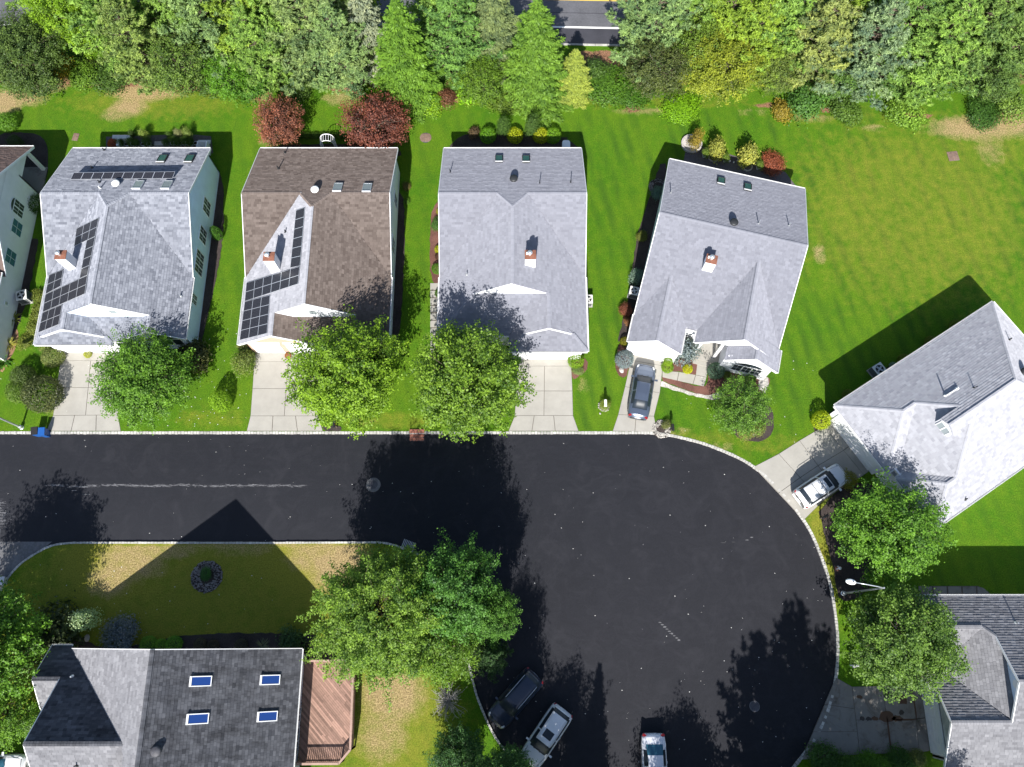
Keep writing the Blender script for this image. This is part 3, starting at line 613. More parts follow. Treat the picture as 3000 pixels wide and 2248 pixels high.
        for k in range(n):
            a = -w_ / 2 + w_ * k / n + (.05 if k else 0); b = -w_ / 2 + w_ * (k + 1) / n - (.05 if k < n - 1 else 0)
            MB().box(a, b, .0, .02, -h_ / 2, h_ / 2).build('pane', M[glass], o).location = (0, -.025, 0)
            if grid:
                g = MB(); g.box((a + b) / 2 - .012, (a + b) / 2 + .012, -.04, -.026, -h_ / 2, h_ / 2); g.box(a, b, -.041, -.027, -.012, .012); g.build('muntins', M[frame], o)
        if arch:
            r = w_ / 2; N = 14
            vs = [(r * math.cos(PI * k / N), r * .62 * math.sin(PI * k / N)) for k in range(N + 1)]
            m = MB(); m.add([(a, -.02, h_ / 2 + t + b) for a, b in vs] + [(0, -.02, h_ / 2 + t)], [(k + 1, k, N + 1) for k in range(N)]); m.build('arched_pane', M[glass], o)
            m = MB(); m.tube([(a * 1.04, -.03, h_ / 2 + t + b * 1.04) for a, b in vs], .04, 6); m.build('arched_frame', M[frame], o)
        return o
    def basis(s, px, py, zf):
        """frame of a roof slope at a pixel: origin and axes (across, up the slope, normal) in house coordinates"""
        x, y, z = onz(px, py, zf); e = .05
        n = Vector((-(zf(x + e, y) - zf(x - e, y)) / (2 * e), -(zf(x, y + e) - zf(x, y - e)) / (2 * e), 1)).normalized()
        r = FR[s.root.name][3]; lx, ly, lz = w2loc(s.root, x, y, z); n = Matrix.Rotation(-r, 3, 'Z') @ n
        u = Vector((0, 0, 1)).cross(n).normalized(); v = n.cross(u)
        return Matrix((( u.x, v.x, n.x, lx), (u.y, v.y, n.y, ly), (u.z, v.z, n.z, lz), (0, 0, 0, 1)))
    def place(s, mb, name, mat, m): o = mb.build(name, M[mat], s.root); o.matrix_local = m; return o
    def skylight(s, px, py, zf, glass='glass_green', w_=.62, l_=1.1, h_=.16, frame='darkmetal', blind=False):
        m = s.basis(px, py, zf); a = MB(); t = .06
        for x0, x1, y0, y1 in ((-w_ / 2 - t, w_ / 2 + t, l_ / 2, l_ / 2 + t), (-w_ / 2 - t, w_ / 2 + t, -l_ / 2 - t, -l_ / 2), (-w_ / 2 - t, -w_ / 2, -l_ / 2, l_ / 2), (w_ / 2, w_ / 2 + t, -l_ / 2, l_ / 2)): a.box(x0, x1, y0, y1, -.05, h_)
        o = s.place(a, 'skylight', frame, m)
        MB().box(-w_ / 2, w_ / 2, -l_ / 2, l_ / 2, h_ - .05, h_ - .02).build('pane', M[glass], o)
        MB().box(-w_ / 2 - t, w_ / 2 + t, l_ / 2 - .02, l_ / 2 + t + .06, h_ + .002, h_ + .03).build('flashing', M['white'], o)
        return o
    def pipe(s, px, py, zf, mat='darkmetal', h_=.35, r=.05):
        m = s.basis(px, py, zf); p = m.translation; b = MB(); b.lathe([(r * 2.6, -.02), (r * 2.2, .03), (r * 1.1, .10)], 10); o = b.build('vent_pipe', M[mat], s.root); o.location = p
        MB().tube([(0, 0, 0), (0, 0, h_)], r, 10).build('pipe', M[mat], o); return o
    def fan(s, px, py, zf, mat):
        m = s.basis(px, py, zf); o = MB().lathe([(.27, -.15), (.27, .14), (.24, .16)], 20).build('attic_fan', M[mat], s.root, smooth=False); o.location = m.translation
        MB().lathe([(.26, .18), (.35, .2), (.34, .26), (.24, .33), (.02, .36)], 24).build('hood', M[mat], o, smooth=True); return o
    def chimney(s, px, py, ztop, zf, w_=.85, d_=.75, mat='white', ang=0.0, flues=2):
        x, y = P(px, py, ztop); lx, ly, _ = w2loc(s.root, x, y); r = FR[s.root.name][3]; zb = zf(x, y) - 1.0
        o = MB().box(-w_ / 2, w_ / 2, -d_ / 2, d_ / 2, zb - ztop, 0).build('chimney', M[mat], s.root); o.location = (lx, ly, ztop)
        b = MB().box(-w_ / 2 - .03, w_ / 2 + .03, -d_ / 2 - .03, d_ / 2 + .03, .002, .05); b.build('chimney_cap', M['rust'], o)
        f = MB().tube([(-.05, -.02, .05), (-.05, -.02, .42)], .11, 12); f.lathe([(.2, .42), (.21, .46), (.05, .56)], 14, (-.05, -.02, 0)); f.build('flue', M['metal'], o)
        if flues > 1: MB().tube([(-.27, .05, .05), (-.27, .05, .25)], .08, 10).build('flue', M['white'], o)
        return o
    def array(s, corners, rows, cols, zf, lift=.12, lift2=None):
        """solar panels laid in a grid between four pixels: top left, top right, bottom right, bottom left"""
        l2 = lift if lift2 is None else lift2; q = []
        for k, (px, py) in enumerate(corners):
            L = lift if k < 2 else l2; x, y, z = onz(px, py, lambda a, b: zf(a, b) + L); q.append(Vector(w2loc(s.root, x, y, z)))
        for i in range(rows):
            for j in range(cols):
                def pt(a, b): return (q[0] * (1 - a) + q[1] * a) * (1 - b) + (q[3] * (1 - a) + q[2] * a) * b
                g = .014; a0, a1, b0, b1 = (j + g) / cols, (j + 1 - g) / cols, (i + g) / rows, (i + 1 - g) / rows
                c4 = [pt(a0, b1), pt(a1, b1), pt(a1, b0), pt(a0, b0)]; n = (c4[1] - c4[0]).cross(c4[3] - c4[0]).normalized()
                me = MB().add([p + n * .0 for p in c4], [(0, 1, 2, 3)]).mesh('solar_panel', M['solar'])
                uv = me.uv_layers.new(name='UVMap'); wide = (c4[1] - c4[0]).length > (c4[3] - c4[0]).length
                for li, co in zip(range(4), ((0, 0), (1, 0), (1, 1), (0, 1)) if wide else ((0, 0), (0, 1), (1, 1), (1, 0))): uv.data[li].uv = co
                o = link('solar_panel', me, s.root)
                f = MB(); f.slab([p - n * .003 for p in c4], -n * .035)
                for k in range(4): f.bar(c4[k] - n * .012, c4[(k + 1) % 4] - n * .012, .022, .03, n)
                f.build('panel_frame', M['alu'], o)
def lin(x0, y0, z0, gx, gy): return lambda x, y: z0 + gx * (x - x0) + gy * (y - y0)
def wz(h, zf):
    """height function of house coordinates turned into one of world coordinates"""
    def f(X, Y): x, y, _ = w2loc(h.root, X, Y); return zf(x + h.off[0], y + h.off[1])
    return f
Q = .629                                                  # pitch of the cross gables
def std_house(xc, label, mir=1, sh='sh_grey', yg=25.2, yf=23.2, yo=23.75, yS=29.3, wallm='siding', shW=None, shgar=None, gar_gable=False, garmat='siding'):
    h = House(xc, 33, 0, label, (0, 33), sh=sh); m = mir
    zb = lin(0, 42, 3.2, 0, -.4766); zf_ = lin(0, 35.6, 6.25, 0, .484); zw = lin(0, 0, 7.05, Q, 0); ze = lin(0, 0, 7.05, -Q, 0)
    Vx = 1.28; ya = 33.9; zr = 7.05
    h.plane([(-6.2, 42), (6.2, 42), (6.2, 35.6), (Vx, 35.6), (0, ya), (-Vx, 35.6), (-6.2, 35.6)], zb, g=(0,), r=(1, 6), c=(2, 3, 4, 5))
    h.plane([(-6.2, 35.6), (-Vx, 35.6), (-6.2, yS)], zf_, r=(2,)); h.plane([(6.2, 35.6), (6.2, yS), (Vx, 35.6)], zf_, r=(0,))
    mx = lambda pl: [(m * a, b) for a, b in pl]
    zE = (ze if m > 0 else zw); zW = (zw if m > 0 else ze)
    R2 = 2.95; z2 = 7.05 - Q * R2; zg = lin(m * -R2, 0, z2, -m * Q, 0)      # garage wing: far side slope
    skirt = lin(0, yf, 3.2, 0, Q); ent = lin(0, yg - (4.9 if yg > 26 else 4.27) / 1 * 0, 0, 0, 0)
    ye = 24.0 if yg > 26 else 23.5; ent = lin(0, ye, 3.2, 0, Q); zeg = ent(0, yg)
    gar = [(0, ya), (-Vx, 35.6), (-6.2, yS)]
    if gar_gable:
        gar += [(-6.2, yf), (-R2, yf), (-R2, yg), (0, yg)]; gi, ri = (2,), (3,)
    else:
        k = (yo - yf); gar += [(-6.2, yf), (-6.2 + k, yo), (-R2, yo), (-R2, yg), (0, yg)]; gi, ri = (2,), (4,)
    h.plane(mx(gar), zW, g=gi, r=ri, c=(len(gar) - 3, len(gar) - 1), sh=shW)
    zS3 = z2 - zeg; xv = -R2 + zS3 / Q                      # valley start
    if gar_gable: h.plane(mx([(-R2, yg), (xv, yg), (.3, ye), (.3, yf), (-R2, yf)]), zg, r=(3,), sh=shgar)
    else:
        h.plane(mx([(-R2, yg), (xv, yg), (.3, ye), (.3, yf), (.3 - k, yo), (-R2, yo)]), zg, r=(4,))
        sk = yo + .35
        h.plane(mx([(-6.2, yf), (.3, yf), (.3 - k, yo), (.3 - k - .33, sk), (-6.2 + k + .33, sk), (-6.2 + k, yo)]), skirt, g=(0,), c=(1, 5))
        zk = skirt(0, sk); hw = (z2 - zk) / Q
        h.wall([(m * -R2 - hw, sk, zk), (m * -R2 + hw, sk, zk), (m * -R2, sk, z2 - .1)], wallm, 'gable_wall')
    if m > 0 or True:
        xe = (7.05 - zeg) / Q                                   # where entry slope meets the main slope
        if yg > 26:
            h.plane(mx([(0, ya), (Vx, 35.6), (6.2, yS), (6.2, ye - .05), (xe, yg), (0, yg)]), zE, g=(2,), r=(4,), c=(3,))
            h.plane(mx([(xe, yg), (xv, yg), (.3, ye), (6.2, ye - .02)]), ent, g=(2,))
        else:
            B = 3.7; zB = 7.05 - Q * B; xb = B - (zB - zeg) / Q; bw = lin(m * B, 0, zB, m * Q, 0); yb_ = 23.7
            h.plane(mx([(0, ya), (Vx, 35.6), (6.2, yS), (6.2, yb_), (B, yb_), (B, yg), (0, yg)]), zE, g=(2,), r=(3, 5), c=(4,))
            h.plane(mx([(xv, yg), (xb, yg), (1.2, ye), (.3, ye)]), ent, g=(2,))
            h.plane(mx([(B, yg), (xb, yg), (1.2, ye), (1.2, yb_), (B, yb_)]), bw, r=(3,))
            h.wall([(m * 1.4, 24.0, 0), (m * 6.05, 24.0, 0), (m * 6.05, 24.0, 3.2), (m * B, 24.0, zB - .1), (m * 1.4, 24.0, 3.2)], wallm)
    h.wall([(-xe if yg > 26 else -R2, yg + .02, zeg - .1), (xe if yg > 26 else 4.4, yg + .02, zeg - .1), (xe * .98 if yg > 26 else 4.4, yg + .02, 7.02 - Q * (xe * .98 if yg > 26 else 4.4)), (0, yg + .02, 7.0), (-xe * .98 if yg > 26 else -R2, yg + .02, 7.02 - Q * (xe * .98 if yg > 26 else R2))], wallm, 'gable_wall')
    for sx in (-1, 1):
        yfr = (yf + .45) if sx * m < 0 else (24.3 if yg > 26 else 24.0)
        h.wall([(sx * 6.0, 41.6, 0), (sx * 6.0, 41.6, 3.2), (sx * 6.0, 35.6, 6.05), (sx * 6.0, yS, 3.12), (sx * 6.0, yfr, 3.12), (sx * 6.0, yfr, 0)], wallm, flip=(sx < 0))
    h.wall([(-6.0, 41.6, 0), (6.0, 41.6, 0), (6.0, 41.6, 3.2), (-6.0, 41.6, 3.2)], wallm, flip=True)
    a, b = sorted((m * -6.0, m * .15)); yw = yf + .45
    if gar_gable: h.wall([(a, yw, 0), (b, yw, 0), (b, yw, 3.25), (m * -R2, yw, z2 - .08), (a, yw, 3.25)], garmat)
    else: h.wall([(a, yw, 0), (b, yw, 0), (b, yw, 3.3), (a, yw, 3.3)], garmat)
    h.wall([(m * .15, yw, 0), (m * .15, yw + 3, 0), (m * .15, yw + 3, 3.2), (m * .15, yw, 3.2)], garmat)
    if yg > 26: h.wall([(m * .15, 24.3, 0), (m * 6, 24.3, 0), (m * 6, 24.3, 3.3), (m * .15, 24.3, 3.3)], wallm)
    # garage doors with raised panels
    def door(x0, x1):
        o = MB().box(x0, x1, -.02, .05, 0, 2.25).build('garage_door', M['garage'], h.root); o.location = h.pt(0, yw - .03, 0)
        for r_ in range(4):
            for c_ in range(3):
                w_ = (x1 - x0) / 3; MB().box(x0 + w_ * c_ + .06, x0 + w_ * (c_ + 1) - .06, -.04, -.021, .08 + .55 * r_, .52 + .55 * r_).build('door_panel', M['garage'], o)
        MB().box(x0 - .1, x1 + .1, -.05, .06, 2.26, 2.4).build('door_trim', M['white'], o)
    if gar_gable or not gar_gable:
        if m > 0: door(-5.6, -3.15); door(-2.7, -.25)
        else: door(.5, 5.5)
    h.zb, h.zE, h.zW, h.zg, h.zfr = wz(h, zb), wz(h, zE), wz(h, zW), wz(h, zg), wz(h, zf_)
    return h
# first grey house (solar panels, pale blue side wall)
h1 = std_house(-33.4, 'grey shingled house with solar panels and a pale blue side wall', sh='sh_grey', wallm='siding_blue', garmat='siding', yf=23.2)
for q in ((476, 468), (556, 468)): h1.skylight(*q, h1.zb, 'glass_green')
for q in ((406, 545), (490, 545)): h1.skylight(*q, h1.zb, 'glass_grey', frame='alu')
h1.fan(342, 541, h1.zb, 'white')
for q in ((271, 493), (292, 535), (306, 441)): h1.pipe(*q, h1.zb)
h1.pipe(530, 868, h1.zE, 'metal'); h1.pipe(294, 553, h1.zb, 'white')
h1.chimney(178, 747, 7.1, h1.zW)
h1.array([(216, 506), (513, 503), (505, 523), (206, 526)], 1, 10, h1.zb, .50, .16)
h1.array([(224, 670), (289, 638), (278, 693), (217, 722)], 2, 3, h1.zW)
h1.array([(254, 705), (279, 693), (256, 806), (233, 816)], 4, 1, h1.zW)
h1.array([(144, 806), (185, 790), (177, 839), (133, 862)], 2, 2, h1.zW)
h1.array([(133, 863), (256, 807), (248, 861), (125, 915)], 2, 5, h1.zW)
h1.array([(125, 916), (182, 893), (171, 951), (112, 975)], 2, 3, h1.zW)
def wallwin(h, px, py, z, xw, ang, w_, h_, **k):
    """window on a wall plane x = xw (house coordinates) at a pixel"""
    zz = z
    for _ in range(30):
        X, Y = P(px, py, zz); lx, ly, _q = w2loc(h.root, X, Y); e = lx + h.off[0] - xw
        zz += -e * .9 * (1 if X * 1 > 0 else -1) * 1.0 if abs(e) > .01 else 0
        zz = min(max(zz, .3), 6)
    return zz, ly + h.off[1]
for px, py, w_, h_, n, kw in ((600, 607, 1.3, 1.5, 2, {}), (590, 690, 1.3, 1.45, 2, {}), (581, 771, 2.0, 1.6, 3, {}), (566, 877, .8, 1.1, 2, {})):
    zz = 1.9 if py < 800 else 2.0
    X, Y = P(px, py, zz); h1.window(6.0, Y, zz, 0, w_, h_, n)
h1.window(4.2, 23.98, 1.75, -PI / 2, 2.5, 1.3, 3, arch=True, grid=False)
o = h1.window(1.1, 25.2, 5.45, -PI / 2, .55, .75, 1, glass='glass_grey', grid=False); 
# brown roofed house with a grey solar slope
h2 = std_house(-16.5, 'brown shingled house with one grey slope full of solar panels', sh='sh_brown', shW='sh_solar', yf=23.2, gar_gable=True, garmat='brick_peach')
for q in ((990, 552), (1076, 553)): h2.skylight(*q, h2.zb, 'glass_grey', frame='alu')
h2.fan(924, 559, h2.zb, 'white'); h2.pipe(816, 496, h2.zb, 'darkmetal', .5); h2.pipe(835, 449, h2.zb)
h2.pipe(837, 680, h2.zW)
h2.chimney(788, 752, 7.25, h2.zW)
h2.array([(867, 617), (893, 608), (879, 779), (850, 785)], 6, 1, h2.zW)
h2.array([(722, 829), (878, 781), (873, 832), (717, 883)], 2, 6, h2.zW)
h2.array([(717, 884), (791, 865), (782, 977), (702, 997)], 4, 3, h2.zW)
for y_, w_, n in ((37.5, 1.0, 1), (33.0, 1.3, 2), (29.5, 1.3, 2), (26.8, 1.6, 2)): h2.window(6.0, y_, 1.9, 0, w_, 1.4, n)
h2.window(.35, 25.2, 5.3, -PI / 2, .6, .7, 1, glass='glass_grey', grid=False)
# third house
h3 = std_house(.05, 'plain light grey house right of the tall street tree, symmetrical roof', -1, 'sh_grey2', yg=26.95, yf=22.6, yo=23.85)
for q in ((1462, 468), (1541, 469)): h3.skylight(*q, h3.zb, 'glass_green', w_=.55, l_=.95)
h3.fan(1505, 527, h3.zb, 'darkmetal')
for q in ((1319, 506), (1581, 538), (1672, 535)): h3.pipe(*q, h3.zb, 'darkmetal', .55, .035)
h3.pipe(1368, 805, h3.zE, 'metal'); h3.chimney(1554, 747, 7.5, h3.zW)
# turned grey house
h4 = House(14.02, 40.91, math.radians(-14.42), 'plain grey house turned askew, white twin gables at its front', sh='sh_grey2')
r4 = 6.9; s4 = .4774; h4.cen = Vector((6.2, -8, 0))
zb4 = lin(0, 0, 3.2, 0, -s4); zf4 = lin(0, -7.75, r4, 0, s4)
zL = 4.85; gL = .75; zR = 6.05; gR = .838; zR2 = 4.95; gR2 = .795
LW, LE = lin(2.3, 0, zL, gL, 0), lin(2.3, 0, zL, -gL, 0); RW, RE = lin(8.9, 0, zR, gR, 0), lin(8.9, 0, zR, -gR, 0)
vL = -7.75 - (r4 - zL) / s4; vR = -7.75 - (r4 - zR) / s4; vE = -7.75 - (r4 - 3.2) / s4
h4.plane([(0.1, 0), (12.3, 0), (12.3, -7.75), (0.1, -7.75)], zb4, g=(0,), r=(1, 3), c=(2,))
h4.plane([(.1, -7.75), (12.3, -7.75), (12.3, vE), (8.9, vR), (5.5, vE - .1), (4.5, vE - .1), (2.3, vL), (.1, vE)], zf4, r=(1, 7), g=(4,))
h4.plane([(2.3, vL), (.1, vE), (.1, -18.0), (2.3, -18.0)], LW, g=(1,), r=(2,), c=(3,)); h4.plane([(2.3, vL), (2.3, -18.0), (4.5, -18.0), (4.5, vE)], LE, r=(1,), g=(2,))
h4.plane([(8.9, vR), (5.5, vE), (5.5, -16.7), (8.9, -16.7)], RW, r=(2,), c=(3,), g=(1,)); h4.plane([(8.9, vR), (8.9, -16.7), (12.3, -16.7), (12.3, vE)], RE, r=(1,))
R2W, R2E = lin(10.3, 0, zR2 - .08, gR2, 0), lin(10.3, 0, zR2 - .08, -gR2, 0)
h4.plane([(10.3, -16.4), (8.15, -16.4), (8.15, -17.6), (10.3, -17.6)], R2W, r=(2,), c=(3,)); h4.plane([(10.3, -16.4), (10.3, -17.6), (12.5, -17.6), (12.5, -15.6), (10.9, -15.6)], R2E, r=(1,), g=(2,))
h4.wall([(.25, -.2, 0), (.25, -.2, 3.2), (.25, -7.75, r4 - .15), (.25, vE, 3.2), (.25, -17.7, 3.15), (.25, -17.7, 0)], 'siding', flip=True)
h4.wall([(12.15, -.2, 0), (12.15, -.2, 3.2), (12.15, -7.75, r4 - .15), (12.15, vE, 3.2), (12.15, -17.2, 3.15), (12.15, -17.2, 0)], 'siding')
h4.wall([(.25, -.2, 0), (12.15, -.2, 0), (12.15, -.2, 3.2), (.25, -.2, 3.2)], 'siding', flip=True)
h4.wall([(.3, -17.75, 0), (4.35, -17.75, 0), (4.35, -17.75, 3.3), (2.3, -17.75, zL - .12), (.3, -17.75, 3.3)], 'siding')
h4.wall([(4.35, -17.7, 0), (4.35, -15.6, 0), (4.35, -15.6, 3.2), (4.35, -17.7, 3.2)], 'siding'); h4.wall([(4.35, -15.55, 0), (5.7, -15.55, 0), (5.7, -15.55, 3.1), (4.35, -15.55, 3.1)], 'siding')
h4.wall([(5.6, -16.35, 3.3), (12.1, -16.35, 3.3), (8.9, -16.35, zR - .12)], 'siding', 'gable_wall')
h4.wall([(5.7, -14.6, 0), (8.3, -14.6, 0), (8.3, -14.6, 3.3), (5.7, -14.6, 3.3)], 'siding'); h4.wall([(5.7, -14.6, 0), (5.7, -15.5, 0), (5.7, -15.5, 3.2), (5.7, -14.6, 3.2)], 'siding')
h4.wall([(8.35, -17.3, 0), (12.2, -17.3, 0), (12.2, -17.3, 3.35), (10.3, -17.3, zR2 - .16), (8.35, -17.3, 3.35)], 'siding'); h4.wall([(8.35, -14.6, 0), (8.35, -17.3, 0), (8.35, -17.3, 3.2), (8.35, -14.6, 3.2)], 'siding')
h4.window(10.35, -17.32, 1.55, -PI / 2, 2.3, 1.25, 3, glass='glass', arch=True)
h4.window(4.98, -15.57, 1.9, -PI / 2, .6, .7, 1)
for xx in (6.1, 7.75):
    o = MB().box(-.12, .12, -.12, .12, 0, 3.25).build('porch_post', M['white'], h4.root); o.location = (xx, -16.3, 0)
MB().box(5.8, 8.2, -16.9, -14.7, 0, .18).build('porch_floor', M['concrete'], h4.root); MB().box(6.1, 7.9, -17.3, -16.92, 0, .09).build('step', M['concrete'], h4.root)
o = MB().box(.8, 3.7, -.03, .02, 0, 2.2).build('garage_door', M['garage'], h4.root); o.location = (0, -17.77, 0)
for r_ in range(4):
    for c_ in range(4): MB().box(.85 + .72 * c_, 1.5 + .72 * c_, -.05, -.031, .08 + .53 * r_, .5 + .53 * r_).build('door_panel', M['garage'], o)
W4b, W4f, W4R = wz(h4, zb4), wz(h4, zf4), wz(h4, RW)
for q in ((2112, 533), (2190, 551)): h4.skylight(*q, W4b, 'glass_green', w_=.55, l_=.95)
h4.fan(2149, 655, W4b, 'darkmetal')
for q in ((1965, 566), (2222, 656), (2311, 662)): h4.pipe(*q, W4b, 'metal', .5, .04)
h4.chimney(2085, 760, 6.75, W4f, .85, .75)
# light roofed house on the right
h5 = House(26.1, 17.9, math.radians(32.17), 'light grey hip roofed house with a small dormer, at the right edge', sh='sh_light')
q5 = .627; h5.cen = Vector((8.5, -6, 0)); z5 = lambda d: 3.2 + q5 * d
N5 = lin(0, 0, 3.2, 0, -q5); S5 = lin(0, -11.8, 3.2, 0, q5); W5 = lin(1.2, 0, 3.2, q5, 0); E5 = lin(17.1, 0, 3.2, -q5, 0)
G5W = lin(0, 0, 3.2, q5, 0); G5S = lin(0, -6.5, 3.2, 0, q5); F5W = lin(.3, 0, 3.2, q5, 0); F5N = lin(0, -7.2, 3.2, 0, -q5)
h5.plane([(0, 0), (17.1, 0), (11.2, -5.9), (4.5, -5.9), (4.5, -5.2), (6.4, -5.2), (4.45, -3.25), (3.25, -3.25)], N5, g=(0,), c=(1, 2, 5, 6, 7))
h5.plane([(17.1, 0), (17.1, -11.8), (11.2, -5.9)], E5, g=(0,), c=(1,))
h5.plane([(7.1, -5.9), (11.2, -5.9), (17.1, -11.8), (.3, -11.8), (2.6, -9.5), (3.5, -9.5)], S5, g=(2,), c=(3, 4, 5))
h5.plane([(4.45, -3.25), (6.4, -5.2), (7.1, -5.9), (3.5, -9.5), (1.2, -7.25), (.55, -7.25), (.55, -6.45), (1.2, -6.45)], W5)
h5.plane([(0, 0), (3.25, -3.25), (0, -6.5)], G5W, g=(2,), c=(1,)); h5.plane([(0, -6.5), (3.25, -3.25), (4.45, -3.25), (1.2, -6.5)], G5S, g=(3,))
h5.plane([(1.2, -7.2), (3.5, -9.5), (2.6, -9.5), (.3, -7.2)], F5N, g=(3,)); h5.plane([(.3, -7.2), (2.6, -9.5), (.3, -11.8)], F5W, g=(2,), c=(0,))
h5.plane([(4.5, -5.9), (7.1, -5.9), (6.4, -6.6), (4.5, -6.6)], S5, g=(2,), c=(0,)) if False else h5.plane([(4.5, -5.9), (7.1, -5.9), (6.4, -6.6), (4.5, -6.6)], lin(0, -5.9, 6.9, 0, q5))
h5.wall([(4.62, -5.2, 4.9), (4.62, -6.6, 4.9), (4.62, -6.6, 6.4), (4.62, -5.9, 6.82), (4.62, -5.2, 6.4)], 'white', 'dormer_wall', flip=False)
h5.wall([(4.62, -5.22, 4.9), (6.6, -5.22, 6.2), (6.6, -5.22, 6.4), (4.62, -5.22, 6.4)], 'siding', 'dormer_wall'); h5.wall([(4.62, -6.58, 4.9), (6.6, -6.58, 6.2), (6.6, -6.58, 6.4), (4.62, -6.58, 6.4)], 'siding', 'dormer_wall')
h5.window(4.6, -5.9, 5.75, PI, .95, .95, 2, glass='glass_grey', grid=False)
h5.wall([(.3, -.3, 0), (16.8, -.3, 0), (16.8, -.3, 3.2), (.3, -.3, 3.2)], 'siding', flip=True); h5.wall([(16.8, -.3, 0), (16.8, -11.5, 0), (16.8, -11.5, 3.2), (16.8, -.3, 3.2)], 'siding')
h5.wall([(.6, -11.5, 0), (16.8, -11.5, 0), (16.8, -11.5, 3.2), (.6, -11.5, 3.2)], 'siding'); h5.wall([(.45, -.3, 0), (.45, -6.2, 0), (.45, -6.2, 3.2), (.45, -.3, 3.2)], 'siding', flip=True)
h5.wall([(.7, -6.2, 0), (.7, -11.5, 0), (.7, -11.5, 3.2), (.7, -6.2, 3.2)], 'siding')
o = MB().box(-.03, .03, -2.5, 2.5, 0, 2.25).build('garage_door', M['garage'], h5.root); o.location = (.4, -3.25, 0)
for r_ in range(4):
    for c_ in range(6): MB().box(-.05, -.031, -2.4 + .8 * c_, -1.7 + .8 * c_, .1 + .55 * r_, .52 + .55 * r_).build('door_panel', M['garage'], o)
W5n, W5s, W5e = wz(h5, N5), wz(h5, S5), wz(h5, E5)
h5.pipe(2853, 1137, W5n, 'darkmetal', .5, .035); h5.pipe(2769, 1160, W5n, 'white', .7, .05); h5.pipe(2804, 1140, W5n, 'white', .2, .07); h5.pipe(2956, 996, W5e, 'darkmetal', .4); h5.pipe(2828, 1463, W5s, 'darkmetal', .3)
h5.fan(2999, 1092, W5e, 'darkmetal')
p_, q_ = onz(2772, 1160, W5n), onz(2800, 1142, W5n); MB().bar((p_[0], p_[1], p_[2] + .12), (q_[0], q_[1], q_[2] + .12), .07, .07).build('pipe_run', M['white'], h5.root, world=True)
# lower right house
h6 = House(38, -3, 0, 'grey house with dark north slopes in the lower right corner', (38, -3), sh='sh_mid'); h6.cen = Vector((3, 0, 0))
N6 = lin(0, 3, 3.2, 0, -q5); S6 = lin(0, -2.85, 6.87, 0, q5); W6 = lin(31.9, 0, 3.2, q5, 0); NS6 = lin(0, .75, 4.61, 0, q5); GN6 = lin(0, -2.5, 3.2, 0, -q5)
h6.plane([(29.5, 3), (52, 3), (52, -2.85), (34.8, -2.85), (34.8, .1), (34.15, .75), (29.5, .75)], N6, g=(0,), r=(3, 6), c=(2, 4, 5))
h6.plane([(29.5, .75), (34.15, .75), (31.9, -1.5), (29.5, -1.5)], NS6, g=(2,), r=(3,))
h6.plane([(34.15, .75), (34.8, .1), (35.2, -.3), (35.2, -5.6), (34.8, -5.4), (31.9, -2.5), (31.9, -1.5)], W6, g=(5,))
h6.plane([(30.6, -2.5), (31.9, -2.5), (34.9, -5.6), (30.6, -5.6)], GN6, g=(0,), r=(3,), c=(2,))
h6.plane([(34.8, -2.85), (52, -2.85), (52, -8.7), (30.6, -8.7), (30.6, -5.6), (34.8, -5.6)], S6, g=(2,), r=(3, 5), c=(4,))
h6.plane([(30.5, -2.45), (31.3, -2.45), (31.3, -3.6), (30.5, -3.6)], lin(30.5, 0, 3.1, .45, 0), g=(3,))
h6.wall([(35.1, -.3, 5.0), (35.1, -5.4, 5.0), (35.1, -2.85, 6.8)], 'siding_blue', 'gable_wall', flip=True)
o = MB().lathe([(.3, 0), (.3, .03)], 20).build('gable_vent', M['white'], h6.root); o.location = h6.pt(35.08, -3.05, 5.9); o.rotation_euler = (0, -PI / 2, 0)
h6.wall([(31.4, -2.7, 0), (31.4, -8.5, 0), (31.4, -8.5, 3.2), (31.4, -5.6, 5.0), (31.4, -2.7, 3.2)], 'stone', flip=False)
h6.wall([(29.8, 2.7, 0), (52, 2.7, 0), (52, 2.7, 3.2), (29.8, 2.7, 3.2)], 'siding', flip=True); h6.wall([(31.4, -8.4, 0), (52, -8.4, 0), (52, -8.4, 3.2), (31.4, -8.4, 3.2)], 'siding')
h6.wall([(32.1, -2.8, 0), (32.1, -1.2, 0), (32.1, -1.2, 3.2), (32.1, -2.8, 3.2)], 'siding'); h6.wall([(29.8, -1.2, 0), (32.1, -1.2, 0), (32.1, -1.2, 3.2), (29.8, -1.2, 3.2)], 'siding'); h6.wall([(29.8, 2.7, 0), (29.8, -1.2, 0), (29.8, -1.2, 3.2), (29.8, .75, 4.5), (29.8, 2.7, 3.2)], 'siding', flip=True)
o = MB().box(-.03, .03, -2.55, 2.55, 0, 2.2).build('garage_door', M['garage'], h6.root); o.location = h6.pt(31.3, -5.6, 0)
for r_ in range(4):
    for c_ in range(6): MB().box(-.05, -.031, -2.45 + .82 * c_, -1.73 + .82 * c_, .1 + .54 * r_, .5 + .54 * r_).build('door_panel', M['garage'], o)
h6.pipe(2975, 1826, wz(h6, N6), 'metal', .4)
